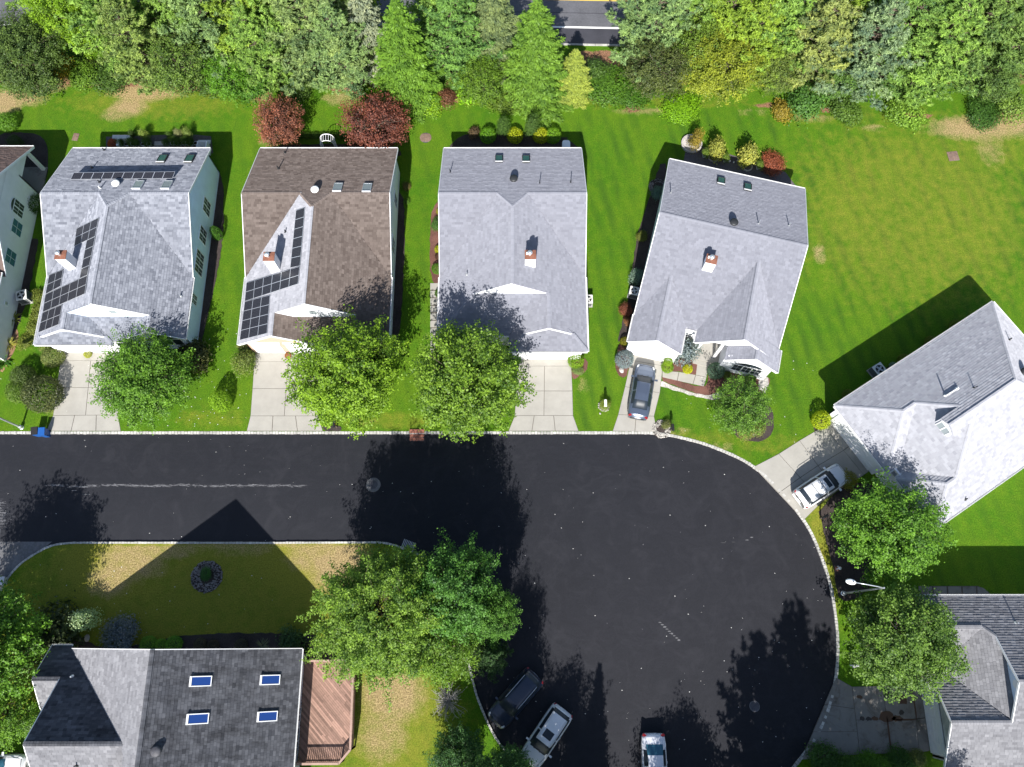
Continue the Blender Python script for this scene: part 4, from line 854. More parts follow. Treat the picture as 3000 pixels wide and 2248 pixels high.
# lower left house
h7 = House(-24, -7, 0, 'dark grey shingled house with four blue skylights and a wooden deck', (-24, -7), sh='sh_dark')
E7 = lin(-23.9, 0, 9.3, -.725, 0); W7 = lin(-23.9, 0, 9.3, .70, 0); N7 = lin(0, -.55, 3.2, 0, -.82); S7 = lin(0, -6.6, 8.161, 0, .82)
h7.plane([(-23.9, -.75), (-15.5, -.75), (-15.5, -16), (-23.9, -16)], E7, g=(1,), r=(0,), c=(3,), expo=.22)  # east and north slopes darker and streaked, west and south ones paler
vx = -23.9 - (9.3 - 8.161) / .70
h7.plane([(-23.9, -.75), (-23.9, -13.5), (vx, -6.6), (-32.35, -.75)], W7, r=(3,), sh='sh_mid')
h7.plane([(-32.45, -.55), (vx, -6.6), (-32.0, -6.6), (-32.0, -2.75), (-33.95, -2.75), (-33.95, -.55)], N7, g=(5,), r=(2, 4), c=(1, 3))
h7.plane([(vx, -6.6), (-23.9, -13.5), (-32.0, -13.5), (-32.0, -6.6)], S7, r=(2,), sh='sh_mid')
h7.plane([(-33.95, -2.75), (-32.1, -2.75), (-32.1, -4.8), (-33.95, -4.8)], lin(0, -2.75, 5.0, 0, .82), g=(2,), r=(3,), sh='sh_mid')
h7.wall([(-15.8, -1.05, 0), (-15.8, -15.7, 0), (-15.8, -15.7, 3.3), (-15.8, -1.05, 3.3)], 'siding')
h7.wall([(-32.0, -1.05, 0), (-15.8, -1.05, 0), (-15.8, -1.05, 3.3), (-23.9, -1.05, 9.1), (-32.0, -1.05, 3.4)], 'siding', flip=True)
h7.wall([(-31.8, -1.0, 0), (-31.8, -13, 0), (-31.8, -13, 3), (-31.8, -6.6, 7.9), (-31.8, -1.0, 3.2)], 'siding', flip=True); h7.wall([(-33.7, -.9, 0), (-33.7, -4.5, 0), (-33.7, -4.5, 3.3), (-33.7, -2.75, 4.8), (-33.7, -.9, 3.3)], 'siding', flip=True)
W7e = wz(h7, E7)
for q in ((587, 1996), (790, 1992), (578, 2106), (782, 2099)): h7.skylight(*q, W7e, 'glass_blue', w_=.55, l_=1.3, frame='frame')
h7.fan(460, 2200, W7e, 'iron'); h7.pipe(211, 1983, wz(h7, N7), 'metal', .2, .06); h7.pipe(226, 2243, wz(h7, S7), 'darkmetal', .4)
for y_, w_ in ((-5.4, .9), (-7.2, 1.7)): h7.window(-15.8, y_, 1.9, 0, w_, 1.7, 2)
# beige house at the left edge
h0 = House(-50, 34, 0, 'warm white stucco house with a brown roof at the left edge', (-50, 34), sh='sh_tan')
N0 = lin(0, 42.2, 3.2, 0, -.69); S0 = lin(0, 35.8, 7.62, 0, .69)
h0.plane([(-57, 42.2), (-43.16, 42.2), (-43.16, 35.8), (-57, 35.8)], N0, g=(0,), r=(1,), c=(2,)); h0.plane([(-57, 35.8), (-43.16, 35.8), (-43.16, 29.4), (-57, 29.4)], S0, r=(1,))
h0.plane([(-57, 29.5), (-43.3, 29.5), (-43.3, 22.5), (-57, 22.5)], lin(-43.3, 0, 3.7, -.5, 0), g=(1,))
h0.wall([(-43.75, 39.2, 0), (-43.75, 39.2, 3.0), (-43.75, 42.0, 3.0), (-43.75, 42.0, 3.2), (-43.75, 35.8, 7.5), (-43.75, 29.0, 3.6), (-43.75, 22.8, 3.6), (-43.75, 22.8, 0)], 'siding_beige')
h0.wall([(-56, 39.2, 0), (-43.75, 39.2, 0), (-43.75, 39.2, 3.4), (-56, 39.2, 3.4)], 'siding_beige', flip=True)
o = MB().box(-.14, .14, -.14, .14, 0, 3.05).build('porch_post', M['white'], h0.root); o.location = h0.pt(-43.9, 41.85, 0)
MB().box(-50, -43.6, 39.25, 42.1, 0, .12).build('porch_floor', M['concrete_old_shade'], h0.root).location = (50, -34, 0)
for px, py, zz, a in ((65, 612, 2.6, True), (60, 668, 2.3, False), (38, 754, 2.3, False), (0, 690, 5.2, False)):
    X, Y = P(px, py, zz)
    h0.window(-43.75, Y, zz, 0, 1.25, 1.35, 1 if not a else 2, glass='teal' if not a else 'glass', arch=a)
h0.window(-43.75, 27.6, 1.6, 0, .3, .4, 1, glass='metal', grid=False)
# deck of the lower left house
dk = thing('deck', -14, -5, 0, 'reddish wooden deck with diagonal boards beside the dark grey house', 'deck')
ZD = .95; ring = [P(882, 1937, ZD + .9), P(1008, 1936, ZD + .9), P(1034, 1972, ZD + .9), P(1026, 2197, ZD + .9), P(992, 2238, ZD + .9), P(864, 2239, ZD + .9)]
def clipseg(c, d):
    """segment of the line c + t*d inside the deck outline"""
    ts = []
    for i in range(6):
        a, b = ring[i], ring[(i + 1) % 6]; ex, ey = b[0] - a[0], b[1] - a[1]; den = d[0] * ey - d[1] * ex
        if abs(den) < 1e-9: continue
        t = ((a[0] - c[0]) * ey - (a[1] - c[1]) * ex) / den; u_ = ((a[0] - c[0]) * d[1] - (a[1] - c[1]) * d[0]) / den
        if 0 <= u_ <= 1: ts.append(t)
    return (min(ts), max(ts)) if len(ts) > 1 else None
dd = (math.cos(math.radians(-47)), math.sin(math.radians(-47))); nn_ = (-dd[1], dd[0])
for k in range(-45, 46):
    c_ = (-14 + nn_[0] * .145 * k, -5 + nn_[1] * .145 * k); sg = clipseg(c_, dd)
    if not sg or sg[1] - sg[0] < .2: continue
    t0 = sg[0]
    while t0 < sg[1] - .1:
        t1 = min(sg[1], t0 + rnd.uniform(2.2, 5)); 
        if sg[1] - t1 < .8: t1 = sg[1]
        MB().bar((c_[0] + dd[0] * (t0 + .01), c_[1] + dd[1] * (t0 + .01), ZD + rnd.uniform(-.004, .004)), (c_[0] + dd[0] * (t1 - .01), c_[1] + dd[1] * (t1 - .01), ZD + rnd.uniform(-.004, .004)), .132, .035).build('board', M['wood%d' % rnd.randrange(6)], dk, world=True)
        t0 = t1
MB().poly(ring, ZD - .4, ZD - .03).build('deck_frame', M['wood0'], dk, world=True)
bal = MB().box(-.028, .028, -.028, .028, 0, .86).mesh('baluster', M['woodrail'])
for i in range(5):
    a, b = ring[i], ring[i + 1]
    if i == 4: pass
    MB().bar((*a, ZD + .92), (*b, ZD + .92), .15, .04).build('hand_rail', M['woodrail'], dk, world=True); MB().bar((*a, ZD + .12), (*b, ZD + .12), .05, .05).build('lower_rail', M['woodrail'], dk, world=True)
    n = int(math.dist(a, b) / .14)
    for k in range(1, n):
        q = lerp(a, b, k / n); o = link('baluster', bal, dk); x_, y_, z_ = w2loc(dk, *q, ZD + .03); o.location = (x_, y_, z_)
    for q in (a, b): MB().box(q[0] - .055, q[0] + .055, q[1] - .055, q[1] + .055, 0, ZD + .9).build('post', M['woodrail'], dk, world=True)
st_ = thing('stair_stripe_slats', *P(945, 1910), 0, 'low wooden slats standing in for stair balusters and shadow stripes just north of the deck', 'wooden slats')  # slats added in place of stair balusters and shadow stripes
for k in range(11): MB().box(-.95 + .18 * k, -.85 + .18 * k, -.75, .75, .22, .27).build('slat', M['wood%d' % rnd.randrange(1, 5)], st_)
MB().box(-.97, .97, -.5, -.42, 0, .215).build('beam', M['wood0'], st_); MB().box(-.97, .97, .42, .5, 0, .215).build('beam', M['wood0'], st_)

# ------------------------------------------------ cars
def interp(tab, x):
    for (a, *va), (b, *vb) in zip(tab, tab[1:]):
        if a <= x <= b:
            t = (x - a) / (b - a) if b > a else 0; t = t * t * (3 - 2 * t) * .5 + t * .5
            return [p + (q - p) * t for p, q in zip(va, vb)]
    return list(tab[-1][1:] if x > tab[-1][0] else tab[0][1:])
SEDAN = dict(L=4.85, W=.92, tab=[  # x, half width, belt z, top z, half width at the roof
    (-2.42, .60, .58, .74, .45), (-2.38, .76, .72, .88, .60), (-2.2, .86, .86, 1.02, .70), (-1.72, .91, .92, 1.08, .64), (-1.0, .92, .93, 1.40, .57), (-.4, .92, .93, 1.46, .56), (.25, .92, .92, 1.45, .57),
    (.55, .92, .92, 1.41, .58), (1.30, .91, .90, .99, .70), (1.8, .89, .82, .92, .68), (2.15, .84, .72, .82, .60), (2.34, .74, .60, .70, .50), (2.43, .52, .50, .58, .36)],
    rear=(-1.72, -1.02), front=(.57, 1.28), wheels=(-1.38, 1.42), side=(-1.35, 1.0))
SUV = dict(L=4.65, W=.93, tab=[
    (-2.32, .70, .80, .95, .55), (-2.28, .82, .95, 1.15, .66), (-2.12, .89, 1.02, 1.36, .66), (-1.78, .92, 1.05, 1.62, .63), (-1.2, .93, 1.04, 1.68, .62), (-.4, .93, 1.02, 1.69, .62), (.2, .93, 1.01, 1.66, .62),
    (.42, .93, 1.0, 1.62, .62), (1.15, .92, .98, 1.12, .74), (1.7, .90, .92, 1.03, .72), (2.08, .85, .82, .92, .64), (2.26, .76, .66, .76, .52), (2.34, .54, .52, .62, .38)],
    rear=(-2.1, -1.8), front=(.43, 1.12), wheels=(-1.33, 1.36), side=(-1.95, .95))
def car(kind, x, y, head, label, paint, z=0.0, sunroof=None, rails=False, bars=False, cat='car', grp='parked cars', glassf='glass', name='parked_car'):
    sp = SUV if kind == 'suv' else SEDAN; T_ = sp['tab']; t = thing(name, x, y, head, label, cat, grp, z)
    xs = sorted(set([a[0] for a in T_] + list(np.linspace(T_[0][0], T_[-1][0], 46).round(3)) + list(sp['rear']) + list(sp['front']) + list(sp['side']))); ring = []
    for X in xs:
        w_, b, tp, gw = interp(T_, X); cab = max(0, min(1, (tp - b - .12) / .25)); k = cab
        sh = w_ * .955
        half = [(w_ * .90, .20), (w_ * .985, .34), (w_, .55), (w_ * .995, b - .16), (sh, b - .02), (sh - .035, b), 
                (sh - .07 * k - .10 * (1 - k), b + (.035 if k else .0) * k + (tp - b) * .25 * (1 - k)),
                (gw * k + sh * .72 * (1 - k), b + (tp - b - .09) * k + (tp - b) * .62 * (1 - k)),
                (gw * .90 * k + sh * .5 * (1 - k), tp - .025), (gw * .5 * k + sh * .27 * (1 - k), tp - .004), (0, tp + .004)]
        ring.append([(X, -a, c) for a, c in half] + [(X, a, c) for a, c in half[-2::-1]])
    n = len(ring[0]); body, wf, wr, sg = MB(), MB(), MB(), MB()
    allv = [p for r_ in ring for p in r_]
    for m in (body, wf, wr, sg): m.v = list(allv)
    for i in range(len(xs) - 1):
        xm = (xs[i] + xs[i + 1]) / 2
        for j in range(n - 1):
            f = (i * n + j, (i + 1) * n + j, (i + 1) * n + j + 1, i * n + j + 1); side = min(j, n - 2 - j)
            if sp['front'][0] < xm < sp['front'][1] and side >= 7: wf.f.append(f)
            elif sp['rear'][0] < xm < sp['rear'][1] and side >= 7: wr.f.append(f)
            elif sp['side'][0] < xm < sp['side'][1] and side == 6 and not (abs(xm + .22) < .05): sg.f.append(f)
            else: body.f.append(f)
    body.f.append(tuple(range(n))[::-1]); e = (len(xs) - 1) * n; body.f.append(tuple(e + j for j in range(n))); 
    for m, nm, mt in ((body, 'body', paint), (wf, 'windshield', glassf), (wr, 'rear_window', 'teal' if glassf != 'glass' else glassf), (sg, 'side_windows', 'glass')):
        u = sorted({k for f in m.f for k in f}); mp = {k: i for i, k in enumerate(u)}; m.v = [m.v[k] for k in u]; m.f = [tuple(mp[k] for k in f) for f in m.f]
        if nm == 'side_windows':
            for sgn in (-1, 1):
                q = MB(); fs = [f for f in m.f if m.v[f[0]][1] * sgn > 0]; uu = sorted({k for f in fs for k in f}); mm = {k: i for i, k in enumerate(uu)}
                q.v = [m.v[k] for k in uu]; q.f = [tuple(mm[k] for k in f) for f in fs]; q.build('side_window', M[mt], t, smooth=True)
        else: m.build(nm, M[mt], t, smooth=True)
    W_ = sp['W']
    for wx in sp['wheels']:
        for sy in (-1, 1):
            o = MB().lathe([(.22, -.11), (.325, -.105), (.335, 0), (.325, .105), (.22, .11)], 20).build('wheel', M['rubber'], t, smooth=False); o.location = (wx, sy * (W_ - .095), .335 - 0.0); o.rotation_euler = (PI / 2, 0, 0)
            MB().lathe([(.2, -.112), (.22, 0), (.2, .112)], 14).build('rim', M['rim'], o)
    def top(X, Y=0):
        w_, b, tp, gw = interp(T_, X); return tp
    f0 = T_[-1][0]; r0 = T_[0][0]
    for sy in (-1, 1):
        MB().lathe([(.05, -.02), (.15, 0), (.10, .03), (.02, .04)], 12, (0, 0, 0), 1.25, .75).build('headlight', M['lens'], t, smooth=True, loc=(f0 - .27, sy * W_ * .70, top(f0 - .27) - .075), rot=(0, .35, sy * -.5))
        hz = 1.0 if kind == 'suv' else .90
        MB().box(-.09, .09, -.16, .16, -.06, .06).build('taillight', M['red'], t, loc=(r0 + .13, sy * W_ * .72, hz - .05), rot=(0, -.3, sy * .55))
        m = MB().box(-.07, .07, -.11, .11, -.07, .07); m.bar((0, -sy * .18, -.03), (0, 0, -.03), .04, .04); m.build('mirror', M[paint], t, loc=(sp['front'][1] - .22, sy * (W_ + .10), (1.08 if kind == 'suv' else .98)))
        MB().bar((-.55, sy * (W_ + .002), .8), (-.38, sy * (W_ + .002), .8), .03, .02).build('door_handle', M[paint], t)
        if rails: MB().tube([(-1.75, sy * .62, 1.63), (-1.6, sy * .62, 1.72), (.0, sy * .62, 1.74), (.35, sy * .62, 1.66)], .022, 6).build('roof_rail', M['alu'], t)
    if bars:
        for X in (-1.05, -.35): MB().tube([(X, -.62, 1.715), (X, .62, 1.715)], .018, 6).build('roof_bar', M['darkmetal'], t)
    if sunroof: a, b, ww = sunroof; MB().box(a, b, -ww, ww, top((a + b) / 2) + .002, top((a + b) / 2) + .012).build('sunroof', M['glass'], t)
    MB().box(r0 - .012, r0 + .03, -.24, .24, .62, .74).build('licence_plate', M['white'], t); MB().box(f0 - .06, f0 + .015, -.35, .35, .38, .48).build('grille', M['darkmetal'], t)
    for yy in (-.35, .15): MB().tube([(sp['front'][1] + .03, yy, top(sp['front'][1]) + .02), (sp['front'][1] - .12, yy + .5, top(sp['front'][1] - .12) + .015)], .012, 4).build('wiper', M['black'], t)
    g_ = sp['front'][1]; gp = MB()
    for xa, xb, yy in ((g_ + .12, f0 - .28, .62),):
        for sy in (-1, 1): gp.bar((xa, sy * (W_ * .80), interp(T_, xa)[2] - .012), (xb, sy * W_ * .66, interp(T_, xb)[2] - .03), .014, .03)
    gp.bar((f0 - .2, -W_ * .62, top(f0 - .2) - .01), (f0 - .2, W_ * .62, top(f0 - .2) - .01), .014, .03)
    for X in (-1.0, -.22, .78):
        for sy in (-1, 1): gp.bar((X, sy * (W_ + .001), .32), (X, sy * (W_ * .965), interp(T_, X)[1] - .03), .012, .02)
    gp.build('panel_gaps', M['black'], t)
    MB().box(r0 + .06, f0 - .1, -W_ * .84, W_ * .84, .17, .24).build('underbody', M['black'], t)
    return t
def carpx(front, rear, zc=.85):
    a, b = P(*front, zc), P(*rear, zc); return ((a[0] + b[0]) / 2, (a[1] + b[1]) / 2, math.atan2(a[1] - b[1], a[0] - b[0]), math.dist(a, b))
x_, y_, h_, l_ = carpx((1893, 1070), (1868, 1224), .7)
c = car('sedan', x_, y_, h_, 'blue-grey sedan parked on the narrow driveway', 'paint_grey', .03, glassf='glass')
x_, y_, h_, l_ = carpx((2476, 1378), (2342, 1466), .85)
c = car('suv', x_, y_, h_, 'white sport utility car with roof rails on the wide driveway', 'paint_white', .03, sunroof=(-.02, .36, .42), rails=True, bars=True)
x_, y_, h_, l_ = carpx((1444, 2122), (1572, 1974), .85)
c = car('suv', x_, y_, h_, 'black car parked at the kerb of the cul-de-sac', 'paint_black', RZ, glassf='glass', rails=True)
x_, y_, h_, l_ = carpx((1548, 2236), (1650, 2082), .85)
c = car('suv', x_, y_, h_, 'white sport utility car with sunroof beside the black car', 'paint_white', RZ, sunroof=(-.55, .05, .36), rails=True)
x_, y_ = P(1918, 2218, .8); c = car('sedan', x_ + .0, y_ - .85, -PI / 2, 'silver-white sedan cut off by the bottom edge of the picture', 'paint_silver', RZ, glassf='teal', sunroof=(-.25, .25, .4))
x_, y_ = P(5, 2232, 1.2); c = car('suv', x_ - .9, y_ - .55, 0.06, 'white vehicle with a teal windshield in the lower left corner', 'paint_white', 0, glassf='teal')

# ------------------------------------------------ street furniture and garden things
def lamp(base, tip_px, label, hgt=7.2, arm=(0, 0)):
    x, y = base; t = thing('street_lamp', x, y, 0, label, 'street lamp', 'street lamps')
    MB().tube([(0, 0, -.05), (0, 0, .35), (0, 0, .36), (0, 0, hgt)], [.15, .15, .085, .06], 12).build('pole', M['metal'], t, smooth=False)
    MB().lathe([(.2, 0), (.2, .04), (.14, .1)], 16).build('base_plate', M['metal'], t)
    ax, ay = arm; m = MB().tube([(0, 0, hgt - .1), (ax * .25, ay * .25, hgt + .12), (ax * .7, ay * .7, hgt + .2), (ax, ay, hgt + .15)], [.045, .04, .035, .035], 8); m.build('arm', M['metal'], t, smooth=True)
    L = math.hypot(ax, ay); ux, uy = ax / L, ay / L
    o = MB().lathe([(.03, .11), (.13, .10), (.19, .05), (.2, -.01), (.13, -.07)], 18, (0, 0, 0), 1.9, 1.0).build('lamp_head', M['white'], t, smooth=True, loc=(ax + ux * .35, ay + uy * .35, hgt + .12), rot=(0, 0, math.atan2(ay, ax)))
    MB().lathe([(.11, -.1), (.13, -.07)], 14, (0, 0, 0), 1.7, 1.0).build('lens', M['lens'], o)
    MB().lathe([(.04, .09), (.045, .17), (.02, .18)], 10, (-.12, 0, 0)).build('light_sensor', M['darkmetal'], o)
    return t
bx, by = P(64, 1253); lamp((bx, by), None, 'metal lamp pole at the kerb, cut off by the left edge', 7.2, (-1.3, -.6))
bx, by = P(2470, 1739); lamp((bx, by), None, 'metal street lamp with white head between two trees at the cul-de-sac', 7.3, (-2.0, .35))
# hydrant
x_, y_ = P(2452, 1667); t = thing('fire_hydrant', x_, y_, .3, 'small red fire hydrant with white cap behind the kerb', 'fire hydrant')
MB().lathe([(.17, 0), (.17, .04), (.11, .06), (.11, .52), (.14, .53), (.14, .57)], 16).build('barrel', M['redgrate'], t); MB().lathe([(.135, .57), (.12, .66), (.05, .72), (.03, .76)], 14).build('cap', M['white'], t, smooth=True)
for a in (0, PI / 2, PI): MB().tube([(.08 * math.cos(a), .08 * math.sin(a), .4), (.21 * math.cos(a), .21 * math.sin(a), .4)], .055, 10).build('nozzle', M['white'], t)
def mailbox(px, py, label, rz, post='white', box='white', hgt=1.0):
    x, y = P(px, py); t = thing('mailbox', x, y, rz, label, 'mailbox', 'kerbside mailboxes')
    MB().box(-.05, .05, -.05, .05, 0, hgt).build('post', M[post], t)
    m = MB(); n = 10; prof = [(-.11, 0), (.11, 0)] + [(.11 * math.cos(PI * k / n), .12 + .10 * math.sin(PI * k / n)) for k in range(n + 1)]
    k = len(prof); m.add([(-.28, a, hgt + b) for a, b in prof] + [(.28, a, hgt + b) for a, b in prof], [tuple(range(k))[::-1], tuple(range(k, 2 * k))] + [(i, (i + 1) % k, k + (i + 1) % k, k + i) for i in range(k)])
    m.build('box', M[box], t); MB().box(.1, .12, .115, .13, hgt + .1, hgt + .3).build('flag', M['red'], t); MB().bar((-.2, 0, hgt - .25), (.2, 0, hgt - .02), .04, .04).build('brace', M[post], t)
    return t
mailbox(395, 1248, 'black mailbox on a post under the leftmost round tree', -PI / 2, 'bark', 'black')
mailbox(987, 1252, 'dark mailbox with planter beside the second driveway', -PI / 2, 'bark', 'black')
mailbox(1964, 1262, 'dark mailbox in the white pebble ring by the kerb', -PI / 2, 'bark', 'black')
mailbox(1770, 1192, 'white mailbox in the flower ring between two driveways', -PI / 2)
mailbox(2492, 1950, 'pale grey mailbox beside the oil stained driveway', PI + .1, 'white', 'silver')
mailbox(2403, 1520, 'dark mailbox in the bare patch below the wide driveway', PI + .5, 'bark', 'black')
x_, y_ = P(2, 1702, .5); t = thing('utility_box', x_, y_, 0, 'pale grey utility box by the left corner kerb', 'utility box')
MB().box(-.25, .25, -.3, .3, 0, .5).build('cabinet', M['silver'], t); MB().box(-.28, .28, -.33, .33, .5, .54).build('lid', M['silver'], t)
def acunit(px, py, rz, label, s=1.0, dark=False):
    x, y = P(px, py, .4); t = thing('air_conditioner', x, y, rz, label, 'air conditioner', 'air conditioning units beside the houses')
    MB().box(-.45, .45, -.45, .45, 0, .06).build('pad', M['concrete'], t); MB().box(-.38, .38, -.38, .38, .06, .78).build('cabinet', M['acdark' if dark else 'ac'], t)
    for k in range(9):
        for a in range(4): MB().box(-.36, .36, -.392, -.381, .12 + .07 * k, .15 + .07 * k).build('louvre', M['acdark'], t, rot=(0, 0, a * PI / 2)) if False else None
    m = MB()
    for a in range(4):
        c, s_ = math.cos(a * PI / 2), math.sin(a * PI / 2)
        for k in range(9):
            b0 = [(-.34, -.392), (.34, -.392)]; (x0, y0), (x1, y1) = [(p * c - q * s_, p * s_ + q * c) for p, q in b0]; m.bar((x0, y0, .13 + .07 * k), (x1, y1, .13 + .07 * k), .02, .035)
    m.build('louvres', M['acdark'], t)
    MB().box(-.4, .4, -.4, .4, .781, .82).build('top_cover', M['ac'], t); MB().lathe([(.3, .8205), (.3, .832)], 24).build('fan_opening', M['black'], t)
    o = MB().lathe([(.07, .833), (.06, .87)], 12); 
    for k in range(4): a = k * PI / 2 + .4; o.bar((.05 * math.cos(a), .05 * math.sin(a), .84), (.26 * math.cos(a), .26 * math.sin(a), .84), .13, .012)
    o.build('fan', M['ac'] if not dark else M['silver'], t)
    g = MB()
    for r_ in (.12, .2, .28): g.tube([(r_ * math.cos(q), r_ * math.sin(q), .86) for q in np.linspace(0, 2 * PI, 17)], .006, 4, False)
    g.build('fan_guard', M['darkmetal'], t)
    if s != 1: t.scale = (s, s, s)
    return t
acunit(72, 872, .25, 'beige air conditioner beside the left stucco house', 1.15); acunit(1722, 882, 0, 'grey air conditioner at the right wall of the third house', 1.0)
acunit(1856, 858, -.25, 'white air conditioner in the shade left of the askew house', 1.0, True); acunit(2569, 1087, math.radians(32), 'grey air conditioner in the shadow of the right hip roofed house', 1.15, True)
x_, y_ = P(1658, 432, .8); t = thing('patio_shed', x_, y_, 0, 'white rounded storage box behind the third house', 'storage box')
MB().box(-.34, .34, -.75, .4, 0, 1.15).build('body', M['vinyl'], t); MB().poly([(-.37, -.8), (.37, -.8), (.37, .25), (.3, .42), (.18, .48), (-.18, .48), (-.3, .42), (-.37, .25)], 1.15, 1.24).build('lid', M['vinyl'], t)
def bin_(px, py, rz, label, mat, lid):
    x, y = P(px, py, .5); t = thing('wheeled_bin', x, y, rz, label, 'wheeled bin', 'bins at the kerb', RZ)
    v = [(-.26, -.3, 0), (.26, -.3, 0), (.26, .3, 0), (-.26, .3, 0), (-.31, -.38, 1.0), (.31, -.38, 1.0), (.31, .38, 1.0), (-.31, .38, 1.0)]
    MB().add(v, [(0, 3, 2, 1), (4, 5, 6, 7), (0, 1, 5, 4), (1, 2, 6, 5), (2, 3, 7, 6), (3, 0, 4, 7)]).build('body', M[mat], t)
    MB().slab([(-.33, -.4, 1.02), (.33, -.4, 1.02), (.33, .4, 1.10), (-.33, .4, 1.10)], (0, 0, .05)).build('lid', M[lid], t); MB().tube([(-.3, .44, 1.0), (.3, .44, 1.0)], .025, 8).build('handle', M['black'], t)
    for sx in (-1, 1): o = MB().lathe([(.12, -.03), (.12, .03)], 12).build('wheel', M['rubber'], t, loc=(sx * .27, .33, .12), rot=(0, PI / 2, 0))
    t.scale = (.82, .82, .95); return t
bin_(108, 1266, .12, 'dark lidded bin at the kerb, left of the blue one', 'blue', 'black'); bin_(129, 1268, .05, 'blue bin at the kerb beside the first driveway', 'blue', 'blue')
def grate(name, px, py, w_, d_, label, rz=0, round_=False, mat='grate', n=8, z=.012):
    x, y = P(px, py); t = thing(name, x, y, rz, label, 'drain grate', z=z)
    if round_: MB().lathe([(w_ / 2, -.05), (w_ / 2, 0)], 26).build('frame', M['iron'], t)
    else: MB().box(-w_ / 2, w_ / 2, -d_ / 2, d_ / 2, -.08, 0).build('frame', M['iron'], t)
    for k in range(n):
        yy = -d_ / 2 + d_ * (k + .5) / n; hw = math.sqrt(max(0, (w_ / 2) ** 2 - yy * yy)) if round_ else w_ / 2
        if hw > .06: MB().box(-hw, hw, yy - d_ / n * .32, yy + d_ / n * .32, .001, .03).build('bar', M[mat], t)
    MB().box(-.035, .035, -d_ / 2, d_ / 2, .0, .034).build('cross_bar', M[mat], t)
    return t
grate('yard_drain', 222, 402, .55, .8, 'brown slatted drain grate in the lawn left of the solar roof', -.12, n=9); grate('yard_drain', 1247, 404, 1.1, .9, 'round brown drain grate in the lawn beside the spruce', round_=True, n=9)
grate('yard_drain', 2792, 458, 1.0, 1.0, 'square brown drain grate in the wide lawn on the right', .1, n=9)
t = grate('storm_drain', 1221, 1281, 1.2, .62, 'red iron storm drain set in the kerb of the street', mat='redgrate', n=2, z=RZ + .012)
for k in range(9): MB().box(-.55 + .125 * k, -.50 + .125 * k, -.3, .3, .03, .045).build('bar', M['redgrate'], t)
MB().box(-.62, .62, .34, .66, .0, .2).build('kerb_inlet', M['redgrate'], t)
t = grate('storm_drain', 1197, 1597, 1.1, .7, 'grey storm drain grate half hidden by the big corner tree', -.35, mat='iron', n=4, z=RZ + .012)
for k in range(8): MB().box(-.5 + .13 * k, -.46 + .13 * k, -.34, .34, .03, .045).build('bar', M['silver'], t)
def manhole(px, py, label):
    x, y = P(px, py); t = thing('manhole', x, y, rnd.random(), label, 'manhole cover', 'manhole covers', RZ + .006)
    MB().lathe([(.6, -.05), (.6, .006)], 28).build('asphalt_collar', M['old_asphalt'], t) if px < 1500 else None
    MB().lathe([(.40, -.05), (.40, .014)], 28).build('rim', M['old_asphalt'], t); MB().lathe([(.35, 0), (.35, .022)], 28).build('cover', M['iron'], t)
    for k in range(5): MB().box(-.26, .26, -.22 + .1 * k, -.19 + .1 * k, .022, .03).build('rib', M['iron'], t)
manhole(1093, 1420, 'round manhole in the street at the edge of the tree shadow'); manhole(2212, 2070, 'round manhole in the shaded part of the cul-de-sac')
# arbour behind the brown house
x_, y_ = P(965, 432, .6); t = thing('garden_arbour', x_, y_, .06, 'white arched garden arbour between the two purple trees', 'arbour')
for sy in (-.35, .35):
    m = MB()
    m.tube([(-.62, sy, 0), (-.62, sy, 1.55)] + [(-.62 * math.cos(PI * k / 12), sy, 1.55 + .62 * math.sin(PI * k / 12)) for k in range(1, 12)] + [(.62, sy, 1.55), (.62, sy, 0)], .035, 6); m.build('arch', M['vinyl'], t)
for k in range(9):
    a = PI * k / 8; MB().bar((-.62 * math.cos(a), -.37, 1.55 + .62 * math.sin(a)), (-.62 * math.cos(a), .37, 1.55 + .62 * math.sin(a)), .03, .03).build('rung', M['vinyl'], t)
for sx in (-.62, .62):
    for k in range(5): MB().bar((sx, -.35, .25 + .3 * k), (sx, .35, .25 + .3 * k), .025, .025).build('rung', M['vinyl'], t)
for k in range(5): MB().bar((-.6 + .3 * k, -.42, .02 + 0), (-.6 + .3 * k, -.42, .85), .03, .03).build('gate_slat', M['vinyl'], t)
for zz in (.1, .8): MB().bar((-.62, -.42, zz), (.62, -.42, zz), .03, .04).build('gate_rail', M['vinyl'], t)
# patio things behind the first grey house
x_, y_ = P(346, 412, .9); t = thing('garden_cabinet', x_, y_, 0, 'open white vinyl cabinet at the left end of the flower pots', 'cabinet')
MB().box(-.1, .9, .25, .3, 0, .9).build('back', M['vinyl'], t); MB().box(-.15, .1, -.5, .3, 0, .85).build('side', M['vinyl'], t); MB().box(-.7, .95, .32, .7, .0, .75).build('bench_wall', M['silver'], t)
x_, y_ = P(592, 425, 1.0); t = thing('garden_cabinet', x_, y_, 0, 'white vinyl tool cabinet at the right end of the flower pots', 'cabinet')
MB().box(-.42, -.36, -.5, .3, 0, 1.2).build('side', M['vinyl'], t); MB().box(.4, .5, -.5, .3, 0, 1.2).build('side', M['vinyl'], t); MB().box(-.36, .4, .25, .3, 0, 1.2).build('back', M['vinyl'], t); MB().box(-.36, .4, -.4, .24, .3, .34).build('shelf', M['vinyl'], t)
MB().box(-.36, .4, -.45, .24, .05, .12).build('shelf', M['red'], t); MB().box(-.55, .6, .35, .75, .6, .7).build('bench_wall', M['silver'], t)
x_, y_ = P(472, 424, .4); t = thing('garden_bench', x_, y_, 0, 'grey stone bench between the two rows of flower pots', 'bench')
